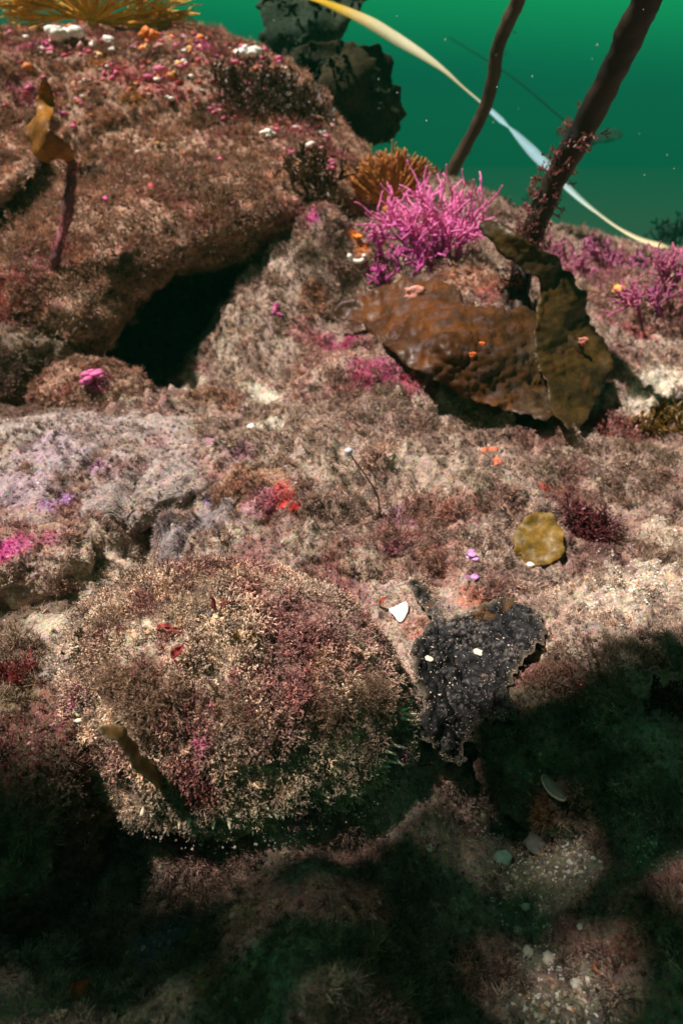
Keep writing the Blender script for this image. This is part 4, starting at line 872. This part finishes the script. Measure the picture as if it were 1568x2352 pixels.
bush(1400, 1000, 60, 28, 90, (.26, .08, .07), 'red brown seaweed tuft below the big kelp blade on the right', 48)
bush(185, 1490, 22, 26, 30, (.10, .06, .015), 'small olive seaweed tuft left of the furry abalone', 49, .08)
bush(40, 1560, 36, 36, 60, (.22, .04, .04), 'dark red seaweed tuft on the shaded rock at the left edge', 50)
bush(1530, 1620, 50, 40, 60, (.06, .02, .02), 'dark seaweed tuft in the shade at the right edge', 51)
bush(1250, 1560, 60, 26, 120, (.22, .11, .08), 'brown fringe of seaweed right of the black kelp scrap', 52, .035)
bush(860, 1060, 20, 50, 26, (.55, .36, .28), 'pale pink feathery plume in the middle of the silt flat', 53, .03)
bush(500, 480, 40, 30, 60, (.16, .08, .035), 'brown seaweed clump on the front of the boulder', 54)
bush(210, 410, 40, 26, 60, (.05, .03, .02), 'dark clump standing in for the shadow of the small stalked kelp', 55)  # dark tufts placed as the stalked kelp's cast shadow

# ---- red leaves and tufts on the abalone
def leaf(px, py, dpx, dpy, wpx, col, label, lift=.004, cat='red seaweed', which=None, name='red_leaf', group='small red leaves'):
    p, n, dd = hit(px, py, which); s = dd / FPX; L_ = math.hypot(dpx, dpy) * s
    up = np.array([0, -SP * 0 + 0, 1.0]); rt = np.array([1.0, 0, 0]); d = rt * dpx - up * dpy * .9 + np.array([0, -1, 0]) * abs(dpy) * .25; d /= np.linalg.norm(d)
    sd_ = np.cross(d, n); sd_ /= np.linalg.norm(sd_); t = np.linspace(0, 1, 12); c = p + n * (lift * .3) + d * (t * L_)[:, None] + n * (lift * np.sin(t * 2.6))[:, None]
    wv = wpx * s * .5 * np.sin(np.clip(t * .93 + .07, 0, 1) * math.pi) ** .7 + .0002; V = []
    for k in range(12):
        for q, h in ((-1, .0008), (-.5, 0), (0, -.0004), (.5, 0), (1, .0008)): V.append(c[k] + sd_ * wv[k] * q + n * (h + .0006 * math.sin(k * 1.3 + q * 2)))
    V = np.array(V); F = grid_faces(12, 5); o = add(name, mesh(name, V, F, M_FROND, True, cols=np.tile(np.array(col), (len(V), 1)) * np.random.default_rng(px).uniform(.7, 1.3, (len(V), 1))))
    md = o.modifiers.new('thickness', 'SOLIDIFY'); md.thickness = .0004; return tag(o, label, cat, group)
RL = (.24, .02, .035)
leaf(491, 1418, -2, -64, 17, RL, 'dark red leaf standing upright near the top of the furry abalone')
leaf(395, 1508, 34, -42, 17, (.42, .06, .06), 'bright red leaf lying on the pale bald patch of the abalone')
leaf(425, 1450, -38, -14, 10, (.36, .05, .05), 'narrow red leaf just above the pale bald patch of the abalone', .002)
leaf(360, 1447, 34, -4, 8, (.36, .06, .05), 'thin curved red leaf on the upper edge of the bald patch', .003)
leaf(500, 1400, 40, -22, 10, (.22, .03, .04), 'small dark red leaf right of the upright one', .003)
leaf(855, 1440, 28, 20, 14, RL, 'dark red leaf near the upper right edge of the furry abalone')
leaf(770, 1362, 22, -12, 14, RL, 'dark red leaf along the top right of the furry abalone')
leaf(870, 1392, 16, -22, 9, (.42, .06, .03), 'small orange red leaf beside the white shell chip')
leaf(1190, 1722, -14, -36, 14, (.16, .02, .02), 'dark red leaf in the hollow below the black kelp scrap')
leaf(960, 1760, 14, -18, 20, (.14, .03, .02), 'dull red leaf on the shaded silt below the abalone right rim')
leaf(950, 1240, -22, -12, 14, (.30, .03, .03), 'dark red leaf on the low reddish rock in the middle')
leaf(545, 1470, 4, -26, 14, (.22, .12, .015), 'small olive yellow leaf left of the middle of the abalone', .004, 'seaweed', None, 'olive_leaf', None)
leaf(560, 1475, 14, -32, 14, (.24, .13, .015), 'small olive yellow leaf on the middle of the abalone', .004, 'seaweed', None, 'olive_leaf', None)
r_ = np.random.default_rng(66)
spots_ = [(470,1290,34,80),(540,1278,40,120),(620,1285,36,80),(720,1305,34,110),(800,1355,34,80),(860,1420,26,60),(420,1310,26,50),(330,1390,26,40),(250,1460,26,40),(680,1330,30,50),(640,1450,60,60),(560,1560,60,60),(700,1600,80,80),(600,1620,30,40),(470,1810,36,110),(440,1770,30,50),(330,1560,50,60),(830,1480,50,50),(420,1640,60,60)]
pts_, ds_ = [], []
for a, b, rp2, n in spots_:
    for _ in range(int(n * .8)):
        q = r_.normal(0, rp2 * .7, 2); p, nn_, dd = hit(a + q[0], b + q[1] * .7, [T_ab])
        if dd < .9: pts_.append(p); ds_.append(nn_ + np.array([0, 0, .3]))
o = tufts_on('red_turf', np.array(pts_), np.array(ds_), .008, (.30, .11, .11), 67, sh, 1, .045); o['kind'] = 'stuff'
# fine brown hairs
pts_, ds_ = [], []
for a, b, rp2, n in [(250,1440,30,60),(310,1580,50,160),(380,1600,50,160),(330,1650,50,120),(260,1560,30,60),(560,1640,70,100),(750,1650,80,160),(850,1600,60,140)]:
    for _ in range(n):
        q = r_.normal(0, rp2 * .5, 2); p, nn_, dd = hit(a + q[0], b + q[1] * .7, [T_ab])
        if dd < .9: pts_.append(p); ds_.append(nn_ * .8 + np.array([0, 0, .5]))
o = tufts_on('brown_turf', np.array(pts_), np.array(ds_), .0115, (.30, .19, .13), 68, sh, 1, .02); o['kind'] = 'stuff'
# bright silt on the bald patch
mb = MB()
# feelers along the rim
def rim_point(px, py):
    p = pz(px, py, -.002); a = p[:2] - AB_c[:2]; return p
feel = [(327,1868,0,-14),(350,1872,-4,-8),(413,1888,2,14),(436,1880,1,20),(447,1884,3,12),(491,1886,2,16),(524,1880,5,22),(545,1872,-2,-12),(592,1858,12,-26),(580,1862,8,16),(606,1848,14,10),(665,1830,8,-14),(672,1842,16,6),(690,1846,-4,-16),(612,1870,14,8),(628,1866,12,12),(760,1808,26,-4),(778,1800,22,4),(775,1816,18,8),(795,1795,12,14),(868,1758,22,2),(884,1745,26,10),(900,1735,22,16),(878,1722,26,8),(905,1712,26,4),(890,1700,22,10),(925,1650,20,4),(928,1640,22,2),(918,1632,20,-6),(935,1618,16,-10),(178,1640,-14,-8),(182,1655,-16,2),(176,1620,-14,-14),(640,1862,10,14),(715,1832,12,10),(740,1822,14,10)]
r_ = np.random.default_rng(71)
for a, b, dx, dy in feel:
    p, _n, _d = hit(a, b); s = _d / FPX; vv = p - np.array([0, 0, CAMZ]); p = p - vv / np.linalg.norm(vv) * .005; L_ = math.hypot(dx, dy) * s * 1.35
    d = np.array([dx, -dy * .9, -dy * .35]); d = d / np.linalg.norm(d); g = ground(p[0], p[1], [T_bed] + T_rock); p[2] = max(p[2], g + .002)
    t = np.linspace(0, 1, 8)[:, None]; bend = r_.normal(0, .18, 3); Pt = p + d * L_ * (t - .25) + bend * L_ * t * t * .5; Pt[:, 2] = np.maximum(Pt[:, 2], g + .001)
    m0 = MB(); m0.tube(Pt, np.interp(t[:, 0], [0, .3, 1], [.0012, .0013, .0004]), 6, np.array((.90, .82, .60)) * r_.uniform(.8, 1.1)); m0.build('tentacle', M_WHITE, ab)
# speckled foot edge under the shell
mb = MB()
for k in range(420):
    a = r_.uniform(-2.95, .2); rr = r_.uniform(.98, 1.07); x = AB_c[0] + .112 * rr * math.cos(a); y = AB_c[1] + .090 * rr * math.sin(a); g = ground(x, y, [T_bed]); v = r_.random()
    mb.blob((x, y, max(g, AB_c[2] - .006) + r_.uniform(0, .006)), r_.uniform(.0003, .0010), k, 1, (1, 1, .8), .5, np.array((.6, .48, .40)) * (.1 if v < .4 else r_.uniform(.5, 1.3)))
tag(mb.build('speckled_foot_edge', M_SOFT, ab), kind='stuff')

# ---- small animals, sponges, shells
def lump(px, py, rpx, col, label, cat, name, n=5, seed=1, flat=.8, group=None, mat=None, amp=.35, lift_=.45):
    r = np.random.default_rng(seed); p, nn_, dd = hit(px, py); s = dd / FPX * rpx; m0 = MB()
    for k in range(n):
        q = r.normal(0, .45, 3) * s if n > 1 else np.zeros(3); m0.blob(p + q * [1, 1, .5] + nn_ * s * lift_, s * (r.uniform(.35, .7) if n > 1 else 1), seed * 9 + k, 3 if n == 1 else 2, (1, 1, flat), amp, np.array(col) * r.uniform(.85, 1.15), 2.0)
    return tag(m0.build(name, mat or M_SOFT), label, cat, group)
WH = (.86, .82, .76)
wl = [(135,86,20,7,'largest white lumpy cluster near the upper left, below the orange sea fan'),(243,103,13,3,'flat white patch right of the largest white cluster'),(566,134,16,6,'white cluster near the right shoulder of the boulder top'),(414,147,9,3,'small white lump between the pink patch and the orange sponge'),(498,155,8,4,'speckled white lump left of the shoulder cluster'),(435,178,8,2,'small cream lump below the row of white ones'),(617,316,12,5,'white cluster on the right slope of the boulder'),(680,298,10,3,'flat white patch right of the slope cluster'),(738,308,9,3,'rightmost white patch on the boulder slope'),(391,232,10,3,'slanting white lump in the red patch of the boulder'),(222,132,9,2,'yellow cream lump below the flat white patch')]
for k, (a, b, rp2, n, lab) in enumerate(wl): lump(a, b, rp2 * 1.2, WH if k < 10 else (.8, .55, .25), lab, 'barnacles', 'barnacle_cluster', n, 80 + k, .7, 'white lumps on the boulder', M_WHITE)
lump(343, 95, 17, (.72, .20, .03), 'bright orange sponge near the top of the boulder', 'sponge', 'sponge', 6, 95)
lump(1120, 1038, 13, (.72, .17, .07), 'upper of the two coral red sponges in the middle right', 'sponge', 'sponge', 5, 96, 1, 'coral red sponges')
lump(1144, 1062, 13, (.80, .20, .10), 'lower and brighter of the two coral red sponges in the middle right', 'sponge', 'sponge', 3, 97, 1, 'coral red sponges')
lump(665, 1160, 17, (.50, .02, .02), 'deep red sponge on the small lumpy rock left of centre', 'sponge', 'sponge', 8, 98)
lump(1415, 672, 17, (.72, .40, .08), 'yellow orange sponge right of the olive kelp blade', 'sponge', 'sponge', 5, 99)
lump(816, 546, 9, (.80, .28, .03), 'small orange sponge left of the pink coral', 'sponge', 'sponge', 4, 100)
lump(222, 870, 20, (.62, .12, .32), 'bright pink crust at the left end of the hollow', 'coralline algae', 'pink_crust', 9, 101, .5)
lump(1077, 1282, 15, (.62, .30, .62), 'upper of two lilac crusts above the black kelp scrap', 'coralline algae', 'lilac_crust', 7, 102, .4, 'lilac crusts')
lump(1083, 1326, 14, (.60, .26, .66), 'lower of two lilac crusts above the black kelp scrap', 'coralline algae', 'lilac_crust', 6, 103, .4, 'lilac crusts')
lump(577, 985, 9, WH, 'white round pebble beside the pale sand pocket', 'pebble', 'pebble', 1, 104, .8, None, M_WHITE, .15)
lump(1216, 1298, 8, (.8, .76, .68), 'small white shell below the round olive leaf', 'shell', 'small_shell', 1, 105, .6, None, M_WHITE, .15)
lump(403, 1300, 9, (.30, .10, .14), 'round purple red bud on the upper left rim of the abalone', 'red seaweed', 'red_bud', 1, 106, 1, None, None, .15)
lump(1342, 1580, 12, (.22, .015, .02), 'glossy dark red bead right of the black kelp scrap', 'sea squirt', 'red_bead', 1, 107, 1, None, gloss_frond('glossy_bead', .2, .6, 0, .0002), .12)
lump(1150, 1978, 18, (.30, .46, .38), 'largest pale flat pebble in the shaded gravel below', 'pebble', 'pebble', 1, 108, .45, None, M_WHITE, .25)
lump(1240, 1950, 26, (.20, .19, .17), 'dull grey pebble at the upper edge of the sunlit gravel', 'pebble', 'pebble', 1, 109, .6, None, None, .2)
lump(480, 1416, 9, (.30, .36, .42), 'small blue grey patch beside the upright red leaf', 'sponge', 'sponge', 4, 110, .4)
lump(490, 1160, 10, (.45, .40, .62), 'small bluish lump left of the deep red sponge', 'sponge', 'sponge', 4, 111, .6)
for k, (a, b, rp2, lab) in enumerate([(1205,2085,10,'peach pebble'),(1190,2140,11,'white angular pebble'),(1335,2130,8,'white pebble'),(1265,2205,15,'pale long pebble'),(1325,2266,13,'greenish pebble'),(1215,2188,12,'greenish pale pebble'),(1170,2040,11,'pale green pebble'),(1300,1910,9,'cream pebble'),(985,1950,10,'pale pebble'),(600,1990,7,'tiny pale pebble')]):
    lump(a, b, rp2 * .8, (.55, .5, .42) if k % 3 else (.7, .62, .52), lab + (' near the sunlit gravel, ' if k < 8 else ' in the dark foreground, ') + ('nearest the bottom edge', 'at the left of its lower end', 'at its right side', 'below its lower end', 'farthest down in shade', 'just below its lower left end', 'at its shaded left margin', 'at its top', 'under the right rim of the abalone', 'left of centre')[k], 'pebble', 'pebble', 1, 120 + k, .6, 'pebbles in the foreground', M_WHITE, .3)
# crust of small pink, red, orange and white growths on the top of the boulder
r_ = np.random.default_rng(77); m0 = MB(); m1 = MB(); tb = [T_rock[0]]
PALX = [(.62,.12,.25),(.55,.06,.12),(.7,.22,.06),(.65,.35,.08),(.82,.76,.68),(.62,.30,.28),(.6,.08,.3),(.5,.05,.06)]
for k in range(620):
    a = r_.uniform(0, 800); b = 60 + abs(r_.normal(0, 130)) + max(0, a - 420) * .28; d_ = Vector(dirs(a, b)).normalized(); h = tb[0].ray_cast(Vector((0, 0, CAMZ)), d_)
    if h[0] is None or (vnoise(np.array(h[0])[None] * 14, 9)[0] < -.05 and r_.random() < .8): continue
    c = np.array(PALX[r_.choice(8, p=[.24,.16,.1,.07,.1,.13,.12,.08])]) * r_.uniform(.8, 1.15); m0.blob(np.array(h[0]) + np.array(h[1]) * .003, r_.uniform(.0025, .0075) * (1.7 if r_.random() < .12 else 1), k, 1, (1, 1, .6), .9, c)
boulder_o = [o for o in SC.objects if o.name.startswith('reef_boulder')][0]
tag(m0.build('encrusting_growth', M_SOFT, boulder_o), kind='stuff')
# white angular shell chip, curved shell, curled worm tube, bead on a stem, ring tube
def plate(px, py, out_, th_, col, label, name, cat, tilt=(0, -.5, .9), lift=.004, seed=1):
    p, n, dd = hit(px, py); s = dd / FPX; n = np.array(tilt, float); n /= np.linalg.norm(n); rt = np.cross([0, 1, 0], n) if abs(n[1]) < .9 else np.array([1., 0, 0]); rt /= np.linalg.norm(rt); rt = rt if rt[0] > 0 else -rt; up = np.cross(n, rt); up = up if up[2] + up[1] > 0 else -up
    poly = smooth_poly(out_, 1, .8, .2, seed); P, F, e = sheet(poly, 2.2); V = p + np.array(n) * lift + (P[:, :1] - px) * s * rt - (P[:, 1:] - py) * s * up * 1.15
    V = V + n * (.0012 * fbm(V, 160, 2, seed))[:, None]; o = add(name, mesh(name, V, F, M_WHITE, True, cols=np.tile(col, (len(V), 1)))); md = o.modifiers.new('thickness', 'SOLIDIFY'); md.thickness = th_; md.offset = 0
    return tag(o, label, cat)
plate(917, 1412, [(893,1402),(915,1396),(930,1392),(941,1394),(940,1412),(934,1424),(920,1436),(912,1432),(908,1418)], .0012, (.9, .87, .82), 'bright white angular shell chip between the abalone and the black kelp', 'shell_chip', 'shell chip', (-.3, -.3, .9))
p, n, dd = hit(1268, 1818); s = dd / FPX; V, F = ico(4); m = V[:, 2] > -.25
Vs = V * np.array([13, 34, 9]) * s; Vs[:, 2] -= 4 * s * np.cos(V[:, 1] * 2); a_ = .45; Vs = np.c_[Vs[:, 0] * math.cos(a_) - Vs[:, 1] * math.sin(a_), Vs[:, 0] * math.sin(a_) + Vs[:, 1] * math.cos(a_), Vs[:, 2]]
ridge = .0004 * np.sin(np.linalg.norm(V[:, :2], axis=1) * 40); Vs = Vs + V * ridge[:, None] + p + [0, 0, .003]
cc = np.where((np.abs(np.linalg.norm(V[:, :2], axis=1)) > .93)[:, None], np.array((.42, .34, .26)), np.array((.12, .13, .10))); tag(add('mussel_shell', mesh('mussel_shell', Vs, F, M_WHITE, True, cols=cc)), 'oval shell with a pale rim in the shade right of the dark hollow', 'shell')
p = hit(815, 602)[0]; s = np.linalg.norm(p - [0, 0, CAMZ]) / FPX; t = np.linspace(0, 1, 20); m0 = MB()
m0.tube(np.c_[p[0] + (np.cos(t * 4.2 + 2.6) * 16 + 4) * s, np.full(20, p[1] - .006) , p[2] + .008 + (np.sin(t * 4.2 + 2.6) * 9) * s], np.linspace(.0042, .0032, 20), 8, WH); tag(m0.build('worm_tube', M_WHITE), 'white curled worm tube left of the pink coral', 'worm tube')
p = hit(870, 1190)[0]; q = pY(800, 1038, p[1] - .01); m0 = MB(); m0.tube(path([p, p * .6 + q * .4 + [.008, 0, .0], q], 20), np.linspace(.0012, .0006, 20), 6, (.34, .17, .18)); root = add('stalked_bead', None); m0.build('stem', M_SOFT, root); tag(root, 'thin purple stem tipped with a pale bead in the middle of the silt flat', 'seaweed')
m0 = MB(); m0.blob(q, .0036, 4, 3, (1, 1, 1), .15, (.55, .5, .60)); m0.build('bead', M_WHITE, root)
p = hit(1376, 2228)[0]; m0 = MB(); t = np.linspace(0, 2 * math.pi, 20); m0.tube(p + np.c_[np.cos(t) * .0026, np.sin(t) * .0026, t * 0 + .002], .0009, 6, (.55, .16, .03), cap=False); tag(m0.build('worm_tube', M_SOFT), 'tiny orange ring shaped tube near the bottom right corner', 'worm tube')
p = hit(185, 2285)[0]; m0 = MB(); m0.blob(p + [0, 0, .003], .005, 4, 3, (1, 1, .8), .3, (.45, .08, .03)); tag(m0.build('sponge', M_SOFT), 'small rust red sponge in the bottom left corner', 'sponge')

r_ = np.random.default_rng(91); m0 = MB()
for k in range(70):
    Y = r_.uniform(.6, 2.6); p = pY(r_.uniform(-100, 1668), r_.uniform(-60, 1100), Y); h = hit(*(lambda u: (784 + u[0] * FPX, 1176 - u[1] * FPX))((lambda q: (q[0] / (q[1] * CP - (q[2] - CAMZ) * SP), (q[1] * SP + (q[2] - CAMZ) * CP) / (q[1] * CP - (q[2] - CAMZ) * SP)))(p)))
    if h[0][1] < Y + .02 and h[2] < 8.9: continue
    m0.blob(p, r_.uniform(.0004, .0009) * Y, k, 1, (1, 1, 1), .4, (.7, .75, .7))
tag(m0.build('drifting_particles', M_WHITE), 'tiny pale particles drifting in the water', 'particles', kind='stuff')
# shaggy brown growth hanging on the boulder and the ridges
def shag(name, regs, size, colr, seed, tr, parent=None, wid=.04, maxd=9):
    r = np.random.default_rng(seed); P_, D_ = [], []
    for x0_, y0_, x1_, y1_, n in regs:
        for _ in range(n):
            a, b = r.uniform(x0_, x1_), r.uniform(y0_, y1_); h = hit(a, b, tr)
            if any(tf_ <= .1 and np.linalg.norm(h[0] - p_) < r2 * .95 for p_, r2, c_, s_, tf_ in PT): continue
            if h[2] > 8.9 or vnoise(h[0][None] * 26, 55)[0] < -.1: continue
            P_.append(h[0]); D_.append(h[1] + np.array([0, 0, .15]))
    return tufts_on(name, np.array(P_), np.array(D_), size, colr, seed, parent, 1, wid)
tag(shag('shaggy_turf', [(-20, 380, 640, 760, 3000), (-20, 120, 800, 420, 900)], .017, (.26, .155, .10), 301, [T_rock[0]], boulder_o), kind='stuff')
tag(shag('shaggy_seaweed', [(560, 560, 900, 760, 700), (640, 830, 1250, 1010, 1500), (1180, 980, 1568, 1160, 700), (680, 1130, 1000, 1330, 900), (960, 1130, 1180, 1300, 500), (1240, 1480, 1568, 1640, 600), (0, 1230, 160, 1370, 300), (1380, 680, 1568, 850, 400), (380, 900, 600, 1000, 300), (100, 860, 330, 960, 300)], .0095, (.27, .17, .125), 302, [T_bed] + T_rock[1:]), 'short shaggy brown seaweed fuzz over the ridges and rocks', 'seaweed', kind='stuff')
tag(shag('shaded_seaweed', [(0, 1580, 190, 1950, 700), (200, 1920, 1000, 2352, 1500), (1250, 1640, 1568, 1900, 800)], .0062, (.24, .17, .12), 303, [T_bed] + T_rock[1:]), 'fine seaweed fuzz on the shaded foreground', 'seaweed', kind='stuff')
# ------------------------------------------------------------------ the water between things
HAZE = True
if HAZE:
    x0, x1, y0, y1, z0, z1 = -95, 95, -5, 93, -6, 2.2
    V = [(x, y, z) for x in (x0, x1) for y in (y0, y1) for z in (z0, z1)]; F = [(0, 1, 3, 2), (4, 6, 7, 5), (0, 4, 5, 1), (2, 3, 7, 6), (0, 2, 6, 4), (1, 5, 7, 3)]
    m = bpy.data.materials.new('sea_water_haze'); m.use_nodes = True; n = m.node_tree; n.nodes.clear(); o = n.nodes.new('ShaderNodeOutputMaterial'); pv = n.nodes.new('ShaderNodeVolumePrincipled')
    pv.inputs['Color'].default_value = (.006, .20, .11, 1); pv.inputs['Density'].default_value = .035; pv.inputs['Anisotropy'].default_value = .0; n.links.new(pv.outputs[0], o.inputs['Volume'])
    me = bpy.data.meshes.new('haze'); me.from_pydata(V, [], F); me.materials.append(m); tag(add('haze', me), 'green haze of the sea water', 'haze', kind='stuff')
SC.cycles.volume_bounces = 0; SC.cycles.max_bounces = 6; SC.cycles.volume_step_rate = 10
